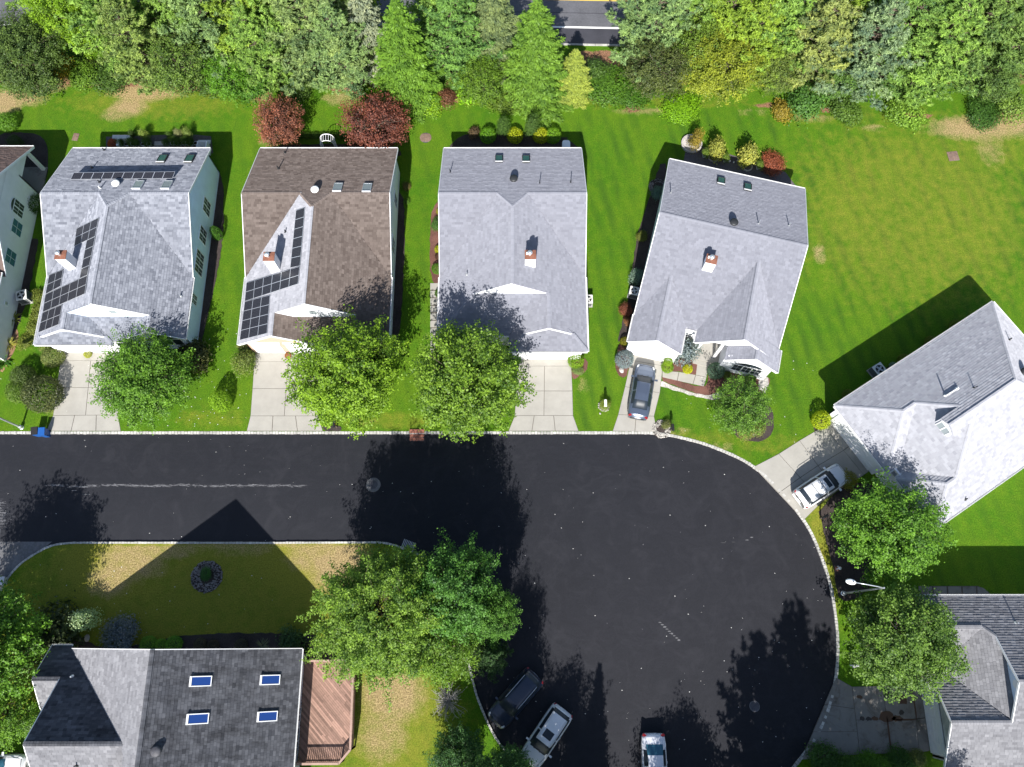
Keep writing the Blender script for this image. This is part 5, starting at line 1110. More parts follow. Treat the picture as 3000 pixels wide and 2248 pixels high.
MB().box(-.65, .65, -.1, .35, .35, .42).build('seat', M['rock'], t); MB().box(-.6, -.4, -.05, .3, 0, .35).build('leg', M['rock'], t); MB().box(.4, .6, -.05, .3, 0, .35).build('leg', M['rock'], t); MB().box(-.95, 1.0, -.3, -.1, 0, .3).build('low_wall', M['rock'], t)

# ------------------------------------------------ plants
def leafmesh(name, pos, nrm, size, tone, aspect=.6, curl=.25, dirs=None):
    """one pointed leaf (two triangles) per row"""
    n = len(pos); nrm = nrm / np.maximum(np.linalg.norm(nrm, axis=1, keepdims=True), 1e-6)
    d = nr.normal(size=(n, 3)) if dirs is None else dirs
    d = d - nrm * (d * nrm).sum(1, keepdims=True); d /= np.maximum(np.linalg.norm(d, axis=1, keepdims=True), 1e-6)
    s = np.cross(nrm, d); L = size[:, None]; a = L * .5; b = L * .5 * aspect
    v = np.empty((n, 4, 3)); v[:, 0] = pos - d * a; v[:, 1] = pos + s * b + nrm * (L * .02); v[:, 2] = pos + d * a - nrm * (L * curl * .5); v[:, 3] = pos - s * b + nrm * (L * .02)
    me = bpy.data.meshes.new(name); me.vertices.add(4 * n); me.vertices.foreach_set('co', v.astype(np.float32).ravel())
    me.loops.add(4 * n); me.loops.foreach_set('vertex_index', np.arange(4 * n, dtype=np.int32))
    me.polygons.add(n); me.polygons.foreach_set('loop_start', np.arange(0, 4 * n, 4, dtype=np.int32)); me.polygons.foreach_set('loop_total', np.full(n, 4, dtype=np.int32))
    me.update(calc_edges=True)
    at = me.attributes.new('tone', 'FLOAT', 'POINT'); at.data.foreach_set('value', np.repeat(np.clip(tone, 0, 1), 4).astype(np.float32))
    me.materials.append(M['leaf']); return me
def unit(v): return v / np.maximum(np.linalg.norm(v, axis=-1, keepdims=True), 1e-6)
def maple(seed, R=4.0, Hh=9.0, z0=1.5, tips=460, per=76, leaf=.165, lobes=22, name='crown'):
    """broad-leaved crown: limbs, twigs fanning outwards, leaves gathered along each twig end"""
    g = np.random.RandomState(seed); zc = z0 + (Hh - z0) * .47; V = (Hh - z0) / 2
    th = np.arccos(1 - 1.62 * (np.arange(lobes) + .5) / lobes); ph = np.arange(lobes) * 2.39996 + g.uniform(0, 6)
    ld = np.stack([np.sin(th) * np.cos(ph), np.sin(th) * np.sin(ph), np.cos(th)], 1) + g.normal(0, .13, (lobes, 3)); ld = unit(ld)
    lr = g.uniform(.62, .92, lobes); T = []; D = []; K = []
    for i in range(tips):
        k = i % lobes; d = unit(ld[k] + g.normal(0, .34, 3)); r = lr[k] * g.uniform(.62, 1.14) + g.uniform(0, .1)
        if g.rand() < .12: r += g.uniform(.05, .16)
        p = d * r; p = p * .96; T.append([p[0] * R, p[1] * R, zc + p[2] * V]); D.append(unit(d * [1, 1, .8] + np.array([0, 0, .35]) + g.normal(0, .25, 3))); K.append(k)
    T = np.array(T); D = np.array(D); K = np.array(K); kt = g.uniform(-.12, .12, lobes)
    n = tips * per; base = np.repeat(T, per, 0); dr = np.repeat(D, per, 0); t = g.uniform(-.85, .72, n)[:, None]
    rad = (.44 * (1 - .62 * np.abs(t + .25))) 
    pos = base + dr * t * 1.0 + g.normal(0, 1, (n, 3)) * rad * .62
    nrm = unit(unit(pos - [0, 0, zc - 1]) * .55 + g.normal(0, .55, (n, 3)) + [0, 0, .75])
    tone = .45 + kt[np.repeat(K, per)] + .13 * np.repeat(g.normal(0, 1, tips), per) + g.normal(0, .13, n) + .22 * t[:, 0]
    lm = leafmesh(name, pos, nrm, leaf * g.uniform(.7, 1.25, n), tone, .72)
    tm = MB(); tm.tube([(0, 0, -.1), (0, 0, z0 * .9), (0.06, .05, zc * .75), (0, 0, zc + V * .45)], [.19, .15, .11, .03], 8)
    for k in range(lobes):
        e = Vector((ld[k][0] * R * lr[k] * .8, ld[k][1] * R * lr[k] * .8, zc + ld[k][2] * V * lr[k] * .8)); s0 = Vector((0, 0, z0 + (zc - z0) * g.uniform(.1, .8)))
        tm.tube([s0, s0.lerp(e, .5) + Vector((0, 0, .15 * R * g.uniform(-.2, .5))), e], [.085, .05, .02], 6)
    for i in range(0, tips, 2):
        k = K[i]; e = Vector(T[i]); s0 = Vector((ld[k][0] * R * lr[k] * .55, ld[k][1] * R * lr[k] * .55, zc + ld[k][2] * V * lr[k] * .5)); tm.tube([s0, e], [.025, .008], 4)
    return lm, tm.mesh('trunk', M['bark']), zc
def pine(seed, Hh=12.6, R=4.0, name='crown', z0=1.0, blade=.30, dens=1.0):
    """white pine: whorls of upswept boughs with brushy needle tufts"""
    g = np.random.RandomState(seed); tm = MB(); tm.tube([(0, 0, -.1), (.05, 0, Hh * .5), (0, .04, Hh * .97)], [.22, .14, .03], 8); P0 = []; D0 = []; Tn = []
    z = z0; 
    while z < Hh - .3:
        f = (z - z0) / (Hh - z0); L = R * (1 - f ** 1.5) * (.82 + .25 * math.sin(z * 2.1 + seed)) * (.75 if f < .12 else 1) + .25; nb = 6 if f < .8 else 4; ph = g.uniform(0, 6)
        for b in range(nb):
            a = ph + b * 2 * PI / nb + g.uniform(-.3, .3); l = L * g.uniform(.72, 1.12); up = .18 + .5 * f + g.uniform(-.1, .15); d = np.array([math.cos(a), math.sin(a), up]); tb = g.normal(0, .1)
            s0 = np.array([0, 0, z]); e = s0 + d * l; e[2] += .12 * l; tm.tube([tuple(s0), tuple(s0 + d * l * .5), tuple(e)], [.05, .035, .012], 4)
            m = int(l * 10.5 * dens) + 4
            for q in range(m):
                t = g.uniform(.22, 1.03) ** .8; side = g.normal(0, .26 * l * .5 * (1.15 - t) + .10); sv = np.array([-math.sin(a), math.cos(a), 0])
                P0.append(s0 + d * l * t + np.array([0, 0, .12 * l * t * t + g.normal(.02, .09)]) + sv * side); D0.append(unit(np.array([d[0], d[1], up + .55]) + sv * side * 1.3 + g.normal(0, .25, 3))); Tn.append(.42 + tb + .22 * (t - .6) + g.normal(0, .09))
        z += .52 + .15 * g.rand()
    P0 = np.array(P0); D0 = np.array(D0); Tn = np.array(Tn); k = 11; n = len(P0) * k
    dr = unit(np.repeat(D0, k, 0) + g.normal(0, .55, (n, 3))); pos = np.repeat(P0, k, 0) + dr * blade * .5
    nrm = unit(g.normal(0, .6, (n, 3)) + [0, 0, .7]); lm = leafmesh(name, pos, nrm, blade * g.uniform(.75, 1.25, n), np.repeat(Tn, k) + g.normal(0, .12, n), .26, .1, dr)
    return lm, tm.mesh('trunk', M['bark']), Hh * .5
def spruce(seed, Hh=12.0, R=3.05, name='crown', z0=.3, step=.58, droop=-.16, leaf=.26, dens=1.0):
    """spruce: regular tiers of flat sprays, each bough a fish-bone of side twigs"""
    g = np.random.RandomState(seed); tm = MB(); tm.tube([(0, 0, -.1), (0, 0, Hh * .98)], [.2, .02], 8); pos = []; dr = []; tn = []; z = z0; ph = 0
    while z < Hh - .1:
        f = (z - z0) / (Hh - z0); L = R * (1 - f) ** .72 * (1 + .08 * math.sin(z * 5)) + .12; nb = max(5, int(14 * (1 - f) + 5)); ph += 1.3
        for b in range(nb):
            a = ph + b * 2 * PI / nb + g.uniform(-.12, .12); l = L * g.uniform(.7, 1.14); d = np.array([math.cos(a), math.sin(a), droop + .38 * f + g.normal(0, .05)]); sv = np.array([-math.sin(a), math.cos(a), 0]); tb = g.normal(0, .09)
            m = max(3, int(l * 7.5 * dens))
            for q in range(m):
                t = .25 + .77 * (q + .5) / m; p = np.array([0, 0, z]) + d * l * t + np.array([0, 0, .14 * l * t * t])
                for sgn in (-1, 1):
                    w_ = (.34 * l * (1.1 - t) + .08) ; 
                    for u_ in ((.35, .95) if w_ > .25 else (.7,)):
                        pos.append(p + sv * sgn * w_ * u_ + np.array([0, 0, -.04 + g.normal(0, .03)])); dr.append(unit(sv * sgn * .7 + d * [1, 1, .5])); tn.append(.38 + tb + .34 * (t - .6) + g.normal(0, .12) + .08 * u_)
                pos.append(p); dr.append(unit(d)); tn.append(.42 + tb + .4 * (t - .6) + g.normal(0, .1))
        z += step * (1 - .35 * f)
    pos = np.array(pos); dr = np.array(dr); tn = np.array(tn); pos = np.repeat(pos, 2, 0) + g.normal(0, .05, (len(pos) * 2, 3)); dr = unit(np.repeat(dr, 2, 0) + g.normal(0, .25, pos.shape)); tn = np.repeat(tn, 2); n = len(pos)
    nrm = unit(g.normal(0, .28, (n, 3)) + [0, 0, 1]); return leafmesh(name, pos, nrm, leaf * g.uniform(.8, 1.3, n), tn, .42, .3, dr), tm.mesh('trunk', M['bark']), Hh * .4
def ball(seed, n=2400, leaf=.12, rough=.05, flat=.9, name='foliage', wild=0.0, hole=0.0, lo=-.55):
    """clipped or loose shrub of unit radius standing on the ground"""
    g = np.random.RandomState(seed); u_ = unit(g.normal(size=(int(n * 1.7), 3))); u_ = u_[u_[:, 2] > lo][:n]; n = len(u_)
    lob = sum(np.maximum(0, (u_ @ unit(g.normal(size=3)))) ** 6 * g.uniform(-.3, .45) for _ in range(9)) * (wild + .15)
    r = 1 + g.normal(0, rough, n) + lob - np.abs(g.normal(0, rough * 1.2, n)) ; p = u_ * r[:, None] * [1, 1, flat]; p[:, 2] -= p[:, 2].min() * 1.0
    nrm = unit(u_ * .8 + g.normal(0, .5, (n, 3)) + [0, 0, .3]); return leafmesh(name, p, nrm, leaf * g.uniform(.7, 1.3, n), .5 + g.normal(0, .16, n) + lob * .3, .55)
def rosette(seed, n=60, L=.75, name='leaves', wdt=.13):
    g = np.random.RandomState(seed); a = g.uniform(0, 2 * PI, n); el = g.uniform(.15, 1.1, n); d = np.stack([np.cos(a) * np.cos(el), np.sin(a) * np.cos(el), np.sin(el)], 1)
    return leafmesh(name, d * L * .5 + [0, 0, .08], unit(np.stack([-np.cos(a) * np.sin(el), -np.sin(a) * np.sin(el), np.cos(el)], 1)), L * g.uniform(.7, 1.1, n), .5 + g.normal(0, .25, n), wdt, .5, d)
MAP = [maple(3), maple(8), maple(21)]
BIG = maple(55, R=6.4, Hh=13.5, z0=2.2, tips=1200, per=72, leaf=.18, lobes=34)
OLV = [maple(31, R=3.6, Hh=7.5, z0=.4, tips=330, per=44, leaf=.17, lobes=15), maple(37, R=3.6, Hh=7.5, z0=.3, tips=360, per=44, leaf=.18, lobes=26)]
PIN = [pine(2), pine(5), pine(9, R=3.6)]
SPR = [spruce(4), spruce(6, R=3.2), spruce(12, Hh=12, R=3.0, step=.5, dens=.8, leaf=.3)]
PUR = maple(44, R=3.0, Hh=5.2, z0=.9, tips=300, per=46, leaf=.15, lobes=16)
BAL = [ball(1), ball(2, 3600, .10, .06, .8), ball(3, 2200, .14, .12, .85, wild=.8)]
LOOSE = [ball(7, 2800, .15, .20, .9, wild=1.4), ball(8, 4200, .11, .16, .7, wild=1.0), ball(9, 1900, .22, .22, .75, wild=1.2)]
core_m = MB().lathe([(.25, .02), (.6, .25), (.8, .7), (.78, 1.0), (.55, 1.25), (.2, 1.38)], 16).mesh('inner_foliage', M['leaf'], True)
ROS = [rosette(1), rosette(2, 40, .8, wdt=.3), rosette(3, 90, .6, wdt=.06)]
def plant(name, lm, x, y, s, col, label, cat, group=None, rz=None, tm=None, z=0, part='crown', trunk='trunk'):
    s = s if isinstance(s, tuple) else (s, s, s); t = thing(name, x, y, rnd.uniform(0, 6.28) if rz is None else rz, label, cat, group, z); t.scale = s
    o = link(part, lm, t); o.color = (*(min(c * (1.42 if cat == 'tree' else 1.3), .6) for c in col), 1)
    if tm is not None: link(trunk, tm, t)
    return t
def tree(proto, px, py, s, col, label, name='tree', cat='tree', group=None, zc=None, rz=None):
    lm, tm, c = proto; s = s if isinstance(s, tuple) else (s, s, s); x, y = P(px, py, c * s[2]); return plant(name, lm, x, y, s, col, label, cat, group, rz, tm)
G1, G2, G3 = (0.042, 0.105, 0.016), (0.085, 0.155, 0.014), (0.058, 0.115, 0.022)
tree(MAP[0], 420, 1112, (.93, .93, .84), (0.058, 0.142, 0.016), 'round mid green street tree, leftmost of the row along the street', 'maple_tree', group='street trees')
tree(MAP[1], 1022, 1102, (1.1, 1.1, 1.12), (0.088, 0.175, 0.014), 'yellow-green street tree beside the second driveway', 'maple_tree', group='street trees')
tree(MAP[2], 1370, 1112, (1.14, 1.14, 1.2), (0.078, 0.155, 0.018), 'tall darker green street tree reaching over the street', 'maple_tree', group='street trees')
tree(MAP[1], 2612, 1566, (.98, .98, .92), (0.062, 0.155, 0.018), 'bright green tree at the right, upper of the two by the cul-de-sac', 'maple_tree', group='street trees', rz=2.2)
tree(MAP[2], 2645, 1872, (1.0, 1.0, .98), (0.060, 0.125, 0.024), 'green tree at the right, lower of the two by the cul-de-sac', 'maple_tree', group='street trees', rz=4.0)
tree(BIG, 1120, 1800, (.80, .78, .86), (0.085, 0.165, 0.024), 'largest tree, broad and light green on the corner lawn', 'maple_tree', rz=1.0)
tree(MAP[1], 1330, 1740, (.88, .88, 1.25), (0.040, 0.115, 0.022), 'green tree right of the largest tree, leaning over the kerb', 'maple_tree', rz=3.0)
tree(MAP[0], 1432, 1800, (.52, .52, 1.02), (0.05, 0.13, 0.024), 'narrow green tree, rightmost of the corner group at the kerb', 'maple_tree', rz=2.0)
tree(PIN[2], 1440, 1925, (.48, .48, .5), (0.030, 0.072, 0.028), 'dark conifer sticking out right of the largest tree', 'pine_tree')
tree(OLV[0], 1300, 1900, (.8, .8, 1.0), (0.058, 0.125, 0.014), 'olive green tree pressed against the largest tree', 'small_tree')
tree(OLV[0], 2177, 1190, (.72, .72, .72), (0.058, 0.135, 0.018), 'small ornamental tree in a ring bed before the askew house', 'small_tree')
tree(MAP[0], -60, 1900, (1.05, 1.05, 1.15), (0.055, 0.14, 0.014), 'bright green tree at the left edge beside the dark house', 'maple_tree', rz=5.0)
tree(OLV[1], 5, 2090, (.7, .7, .9), (0.06, 0.14, 0.014), 'yellow-green small tree at the left edge below the other', 'small_tree')
tree(OLV[1], 1345, 2225, (.62, .62, .6), (0.026, 0.075, 0.024), 'dark green tree at the bottom edge beside the parked cars', 'small_tree')
tree(OLV[0], 1490, 2240, (.42, .42, .5), (0.036, 0.10, 0.024), 'small dark tree touching the hood of the white car', 'small_tree')
for proto, X, Y, s, lab in ((PIN[0], 20.6, -15.2, (1.25, 1.25, 1.12), 'tall pine below the picture whose spiky shadow crosses the cul-de-sac'), (PIN[1], 17.6, -15.4, (1.1, 1.1, 1.0), 'pine below the picture left of the tallest one'), (MAP[2], 23.4, -15.4, (1.0, 1.0, 1.32), 'tree below the picture beside the stained driveway'),
        (SPR[2], 5.6, -13.2, (.5, .5, .76), 'slim spruce below the picture between the white cars'), (MAP[0], 11.6, -15.8, (.9, .9, .98), 'low tree below the picture behind the silver sedan'), (MAP[1], 2.6, -14.6, (.9, .9, 1.1), 'tree below the picture behind the white car'), (MAP[1], 29.0, -14.2, (.85, .85, 1.1), 'tree below the picture shading the stained driveway')):
    plant('pine_tree' if proto in PIN else 'maple_tree', proto[0], X, Y, s, G1, lab, 'tree', None, None, proto[1])
plant('maple_tree', MAP[2][0], -1.0, -9.9, (.72, .72, 1.38), (0.03, 0.078, 0.024), 'dark green tree at the bottom edge behind the white sport utility car', 'tree', None, 1.0, MAP[2][1])
tree(PUR, 812, 358, (.80, .80, .95), (0.14, 0.060, 0.045), 'reddish leaved tree, left of the white arbour', 'purple_leaf_tree', group='purple leaved trees')
tree(PUR, 1100, 358, (.98, .98, 1.05), (0.105, 0.040, 0.033), 'wine red leaved tree, right of the white arbour', 'purple_leaf_tree', group='purple leaved trees', rz=2.0)
# belt of trees behind the gardens
GB = 'trees of the belt along the road'
def belt(proto, px, Y, s, col, label, name='pine_tree'):
    lm, tm, c = proto; s = s if isinstance(s, tuple) else (s, s, s); x = P(px, 200)[0] * (Y + 8) / 61.4
    # px is where the middle of the crown shows
    zc = c * s[2]; d = (CAMH - zc) * ct + Y * st; x = (px - 1500) / FOC * d
    return plant(name, lm, x, Y, s, col, label, 'tree', GB, None, tm)
PG, PY, PB, PD = (0.125, 0.235, 0.055), (0.15, 0.25, 0.036), (0.125, 0.215, 0.095), (0.075, 0.165, 0.045)
rows = [
 (MAP[0], 55, 51.6, (.95, .95, .85), (0.045, 0.085, 0.022), 'dark olive broadleaf tree in the upper left corner', 'oak_tree'),
 (MAP[1], 185, 55.2, (.75, .75, 1.0), (0.10, 0.20, 0.012), 'bright yellow-green tree beside the dark olive corner tree', 'broadleaf_tree'),
 (PIN[0], 318, 54.2, 1.0, PG, 'pale pine, first from the left of the belt', 'pine_tree'),
 (PIN[1], 395, 51.8, .85, (0.12, 0.19, 0.06), 'pale pine above the tan dry patch of lawn', 'pine_tree'),
 (PIN[2], 480, 55.5, 1.05, PG, 'tall pine behind the tan dry patch', 'pine_tree'),
 (OLV[0], 520, 50.9, (.85, .85, .95), (0.06, 0.115, 0.024), 'dense green shrubby tree right of the tan dry patch', 'broadleaf_tree'),
 (PIN[0], 590, 54.0, 1.0, PB, 'greyish pine above the first solar house', 'pine_tree'),
 (PIN[1], 690, 55.0, 1.02, PY, 'yellowish pine between first and second house', 'pine_tree'),
 (OLV[1], 668, 50.6, (.62, .62, .62), (0.06, 0.16, 0.014), 'bright green viny bush tree below the yellowish pine', 'broadleaf_tree'),
 (PIN[2], 800, 54.6, 1.05, PG, 'pine above the left purple tree', 'pine_tree'),
 (PIN[0], 905, 52.6, (1.15, 1.15, 1.0), (0.125, 0.20, 0.085), 'broad pale pine above the white arbour', 'pine_tree'),
 (PIN[1], 985, 51.2, .82, PB, 'grey-green pine left of the bright spruce', 'pine_tree'),
 (SPR[2], 1075, 53.6, (.75, .75, .95), (0.16, 0.21, 0.175), 'narrow silvery spruce behind the bright spruce', 'spruce_tree'),
 (SPR[0], 1190, 50.3, (1.05, 1.05, 1.0), (0.075, 0.165, 0.024), 'bright green spruce with tiered boughs, left of the two', 'spruce_tree'),
 (PIN[2], 1330, 52.2, (.95, .95, .88), PD, 'dark pine between the two bright spruces', 'pine_tree'),
 (PIN[1], 1300, 56.0, .95, PG, 'pine behind the gap of the two spruces', 'pine_tree'),
 (SPR[1], 1450, 53.6, (.9, .9, .95), (0.10, 0.15, 0.075), 'grey-green spruce just left of the right bright spruce', 'spruce_tree'),
 (OLV[1], 1408, 50.2, (.68, .68, .62), (0.065, 0.135, 0.016), 'green shrubby tree at the left foot of the right spruce', 'broadleaf_tree'),
 (SPR[1], 1568, 50.4, (1.0, 1.0, 1.0), (0.078, 0.165, 0.026), 'bright green spruce with tiered boughs beside the road gap', 'spruce_tree'),
 (SPR[0], 1680, 50.4, (.6, .6, .5), (0.17, 0.235, 0.055), 'small yellow-green spruce at the road gap', 'spruce_tree'),
 (PIN[0], 1920, 54.0, (1.0, 1.0, .92), PB, 'blue-grey pine right of the road gap', 'pine_tree'),
 (OLV[0], 1925, 50.9, (.88, .88, .9), (0.045, 0.068, 0.022), 'dark olive dense tree below the blue-grey pine', 'broadleaf_tree'),
 (PIN[2], 2050, 56.0, .95, PG, 'pine behind the yellow leaved tree', 'pine_tree'),
 (MAP[2], 2110, 50.9, (.95, .95, .72), (0.12, 0.165, 0.020), 'yellowish broadleaf tree above the askew house', 'broadleaf_tree'),
 (PIN[1], 2150, 55.0, .95, PY, 'yellow-green pine above the yellowish tree', 'pine_tree'),
 (PIN[0], 2290, 54.4, 1.0, PG, 'light green pine right of the yellowish tree', 'pine_tree'),
 (OLV[1], 2275, 51.0, (.62, .62, .7), (0.08, 0.13, 0.03), 'low green tree above the round red shrub', 'broadleaf_tree'),
 (PIN[2], 2400, 52.6, (1.0, 1.0, .95), (0.14, 0.19, 0.07), 'yellow tinged pine with bare twigs', 'pine_tree'),
 (PIN[1], 2490, 56.0, .92, PY, 'bright pine standing in front of the road lines', 'pine_tree'),
 (PIN[0], 2545, 51.6, (1.0, 1.0, .9), (0.13, 0.21, 0.135), 'blue-grey pine leaning at the lawn edge', 'pine_tree'),
 (PIN[1], 2650, 52.9, (1.05, 1.05, .95), (0.095, 0.185, 0.05), 'fresh green pine right of the blue-grey one', 'pine_tree'),
 (PIN[2], 2740, 51.4, (1.1, 1.1, .92), PG, 'broad pine above the square drain grate', 'pine_tree'),
 (PIN[0], 2775, 55.6, .95, PD, 'pine behind the broad one near the right edge', 'pine_tree'),
 (PIN[1], 2870, 53.4, 1.0, (0.09, 0.165, 0.05), 'full green pine second from the right edge', 'pine_tree'),
 (OLV[1], 2905, 50.9, (.62, .62, .7), (0.05, 0.10, 0.025), 'dark green tree at the foot of the right edge pines', 'broadleaf_tree'),
 (PIN[2], 2980, 52.4, (1.0, 1.0, .95), (0.08, 0.15, 0.045), 'pine at the right edge of the belt', 'pine_tree'),
 (PIN[1], 250, 57.0, .95, PY, 'far pine behind the first belt pine', 'pine_tree'),
 (PIN[2], 130, 57.5, .9, PG, 'far pine behind the corner trees', 'pine_tree'),
 (PIN[1], 750, 51.6, .75, PG, 'lower pine between the first two houses', 'pine_tree'),
 (PIN[0], 1000, 57.0, .9, PY, 'far pine behind the arbour', 'pine_tree'),
 (OLV[1], 2030, 52.6, (.8, .8, .95), (0.07, 0.13, 0.02), 'green tree behind the yellowish one', 'broadleaf_tree'),
 (PIN[2], 2600, 55.2, .95, PG, 'far pine behind the blue-grey leaning pine', 'pine_tree'),
 (PIN[0], 2215, 52.2, .8, PY, 'lower pine right of the yellowish tree', 'pine_tree'),
 (OLV[0], 2460, 51.2, (.6, .6, .7), (0.06, 0.13, 0.03), 'low green tree under the yellow tinged pine', 'broadleaf_tree'),
 (PIN[1], 2930, 56.5, .95, PG, 'far pine at the upper right corner', 'pine_tree'),
 (PIN[0], 3060, 55.0, 1.0, PG, 'pine partly cut off by the right edge', 'pine_tree'),
]
for proto, px, Y, s, col, lab, nm in rows:
    s = s if isinstance(s, tuple) else (s, s, s); k = 1.2 if nm == 'pine_tree' else 1.06
    if px > 2280: Y -= .9
    if nm == 'pine_tree' and max(col) < .2: col = tuple(c * 1.12 for c in col)
    belt(proto, px, Y, (s[0] * k, s[1] * k, s[2]), col, lab, nm)
TOPS = {}
def shrub(lm, px, py, r, col, label, name='shrub', h=None, cat='shrub', group=None, z=.0, zc=None, part='foliage'):
    h = r if h is None else h; x, y = P(px, py, h * .8 if zc is None else zc); return plant(name, lm, x, y, (r, r, h), col, label, cat, group, None, None, z, part)
YL, LM, DG, MG = (0.22, 0.27, 0.010), (0.12, 0.24, 0.012), (0.030, 0.062, 0.018), (0.055, 0.115, 0.024)
# low shrubs at the foot of the belt
for k, (lm, px, py, r, h, col, lab) in enumerate((
 (LOOSE[0], 190, 200, 1.0, 1.0, (0.24, 0.22, 0.02), 'golden yellow shrub at the foot of the yellow-green tree'), (LOOSE[1], 235, 215, 1.5, 1.2, (0.08, 0.17, 0.02), 'green spreading shrub beside the golden one'),
 (LOOSE[1], 320, 215, 1.9, 1.0, (0.04, 0.09, 0.018), 'dark low shrub left above the tan patch'), (LOOSE[1], 620, 225, 1.9, 1.1, (0.045, 0.10, 0.02), 'dark spreading shrub right of the tan patch'),
 (LOOSE[1], 745, 238, 2.0, 1.3, (0.045, 0.125, 0.016), 'deep green spreading shrub left of the purple trees'), (LOOSE[1], 870, 245, 1.7, .9, (0.05, 0.105, 0.02), 'dark green spreading shrub above the arbour'), (LOOSE[0], 1270, 302, .85, .8, LM, 'lime shrub at the right foot of the left spruce'),
 (LOOSE[2], 1383, 272, .95, .9, (0.12, 0.28, 0.010), 'vivid lime shrub between the two spruces'), (LOOSE[1], 1480, 285, 1.6, 1.0, (0.07, 0.13, 0.018), 'green low shrub left of the right spruce'),
 (LOOSE[1], 1775, 240, 2.3, 1.1, (0.05, 0.125, 0.014), 'deep green creeping juniper below the road gap'), (LOOSE[1], 1850, 265, 1.9, .8, (0.04, 0.11, 0.012), 'green creeping juniper right of the small spruce'), (LOOSE[0], 1745, 205, 1.1, .9, (0.04, 0.09, 0.02), 'tall leafed dark shrub near the road gap'),
 (LOOSE[1], 1995, 312, 1.7, .7, (0.11, 0.25, 0.010), 'vivid lime spreading shrub below the dark olive tree'), (LOOSE[2], 2290, 325, .8, .8, (0.18, 0.16, 0.03), 'golden tuft shrub below the low green tree'), (LOOSE[0], 2360, 300, 1.7, 1.2, (0.05, 0.13, 0.03), 'green leafy shrub below the yellow tinged pine'),
 (LOOSE[0], 2470, 320, 1.3, .8, MG, 'green shrub left of the blue-grey leaning pine'), (LOOSE[0], 2640, 330, 1.5, .9, (0.10, 0.2, 0.03), 'light green shrub at the lawn edge below the fresh pine'), (LOOSE[1], 2880, 330, 1.7, .8, (0.035, 0.095, 0.018), 'dark green clump above the dry corner of lawn'),
 (LOOSE[0], 2960, 300, 1.4, 1.0, (0.08, 0.15, 0.03), 'olive shrub at the right edge below the pines'), (LOOSE[2], 455, 205, 1.6, 1.3, (0.07, 0.12, 0.03), 'olive shrub under the pines behind the tan patch'), (LOOSE[0], 110, 240, 1.6, 1.0, (0.045, 0.09, 0.03), 'grey-green shrub at the foot of the dark olive tree'),
 (LOOSE[0], 1310, 285, .8, .6, (0.10, 0.05, 0.035), 'small reddish shrub beside the left spruce'))):
    shrub(lm, px, py, r, col, lab, h=h, group='low shrubs at the foot of the belt')
# garden shrubs
shrub(BAL[0], 18, 355, .95, (0.06, 0.155, 0.014), 'round bright green shrub at the left edge', 'round_shrub')
shrub(BAL[2], 45, 415, .6, DG, 'dark shrub in the shaded bed behind the beige house', 'shrub', .6)
shrub(BAL[2], 103, 600, .85, (0.03, 0.075, 0.012), 'dark shrub dotted with white blossom by the beige house', 'rose_shrub', .9)
shrub(BAL[1], 105, 1145, 1.55, (0.050, 0.072, 0.030), 'big dark clipped round shrub beside the first driveway', 'round_shrub', 1.9, zc=1.9)
shrub(BAL[1], 45, 1145, .95, (0.075, 0.14, 0.026), 'lighter green clipped shrub left of the big dark one', 'round_shrub', 1.1); shrub(BAL[1], 62, 1100, 1.0, (0.055, 0.095, 0.03), 'grey-green clipped shrub behind the big dark one', 'round_shrub', 1.2)
shrub(BAL[1], 150, 1042, .95, (0.11, 0.15, 0.055), 'striped pale green shrub at the first garage corner', 'variegated_shrub', .9)
shrub(BAL[0], 255, 1037, .33, YL, 'yellow flower ball at the middle of the first garage', 'flower_ball', .35); shrub(BAL[0], 635, 686, .48, (0.045, 0.13, 0.02), 'egg shaped clipped shrub right of the blue side wall', 'round_shrub', 1.3, zc=.6)
shrub(BAL[0], 642, 1172, .85, (0.13, 0.26, 0.018), 'lime egg shaped clipped shrub alone on the lawn', 'round_shrub', 1.5, zc=1.2)
shrub(LOOSE[2], 573, 1035, 1.1, (0.055, 0.07, 0.028), 'dark brownish shrub at the corner behind the round tree', 'shrub', 1.1); shrub(LOOSE[0], 525, 1075, 1.0, (0.022, 0.052, 0.022), 'dark shrub in the bed behind the round tree', 'shrub', .8)
shrub(LOOSE[0], 718, 1058, .85, (0.085, 0.13, 0.035), 'olive shrub at the left corner of the brown house', 'shrub', .8); shrub(BAL[0], 712, 1040, .3, (0.33, 0.12, 0.06), 'small coral flower clump at the brown house corner', 'flower_clump', .35); shrub(BAL[0], 843, 1042, .28, (0.24, 0.11, 0.035), 'small rusty flower pot plant between the garage doors', 'flower_clump', .3)
for k, (px, col, lab) in enumerate(((1430, (0.075, 0.20, 0.012), 'lime clipped ball, leftmost behind the third house'), (1508, (0.22, 0.29, 0.010), 'yellow clipped shrub, left one behind the third house'), (1584, (0.23, 0.29, 0.012), 'yellow clipped shrub, right one behind the third house'), (1621, (0.095, 0.22, 0.012), 'lime clipped ball, rightmost behind the third house'))):
    shrub(BAL[0], px, 393, .76, col, lab, 'round_shrub', .85, group='clipped shrubs behind the third house')
shrub(LOOSE[0], 1472, 378, .5, (0.045, 0.10, 0.026), 'tall leafy green plant between lime and yellow shrub', 'leafy_plant', 1.5); shrub(LOOSE[0], 1556, 378, .55, (0.05, 0.105, 0.03), 'tall flowering green plant between the two yellow shrubs', 'leafy_plant', 1.6); shrub(LOOSE[2], 1390, 388, .45, (0.075, 0.06, 0.04), 'brownish low shrub left of the clipped row', 'shrub', .5)
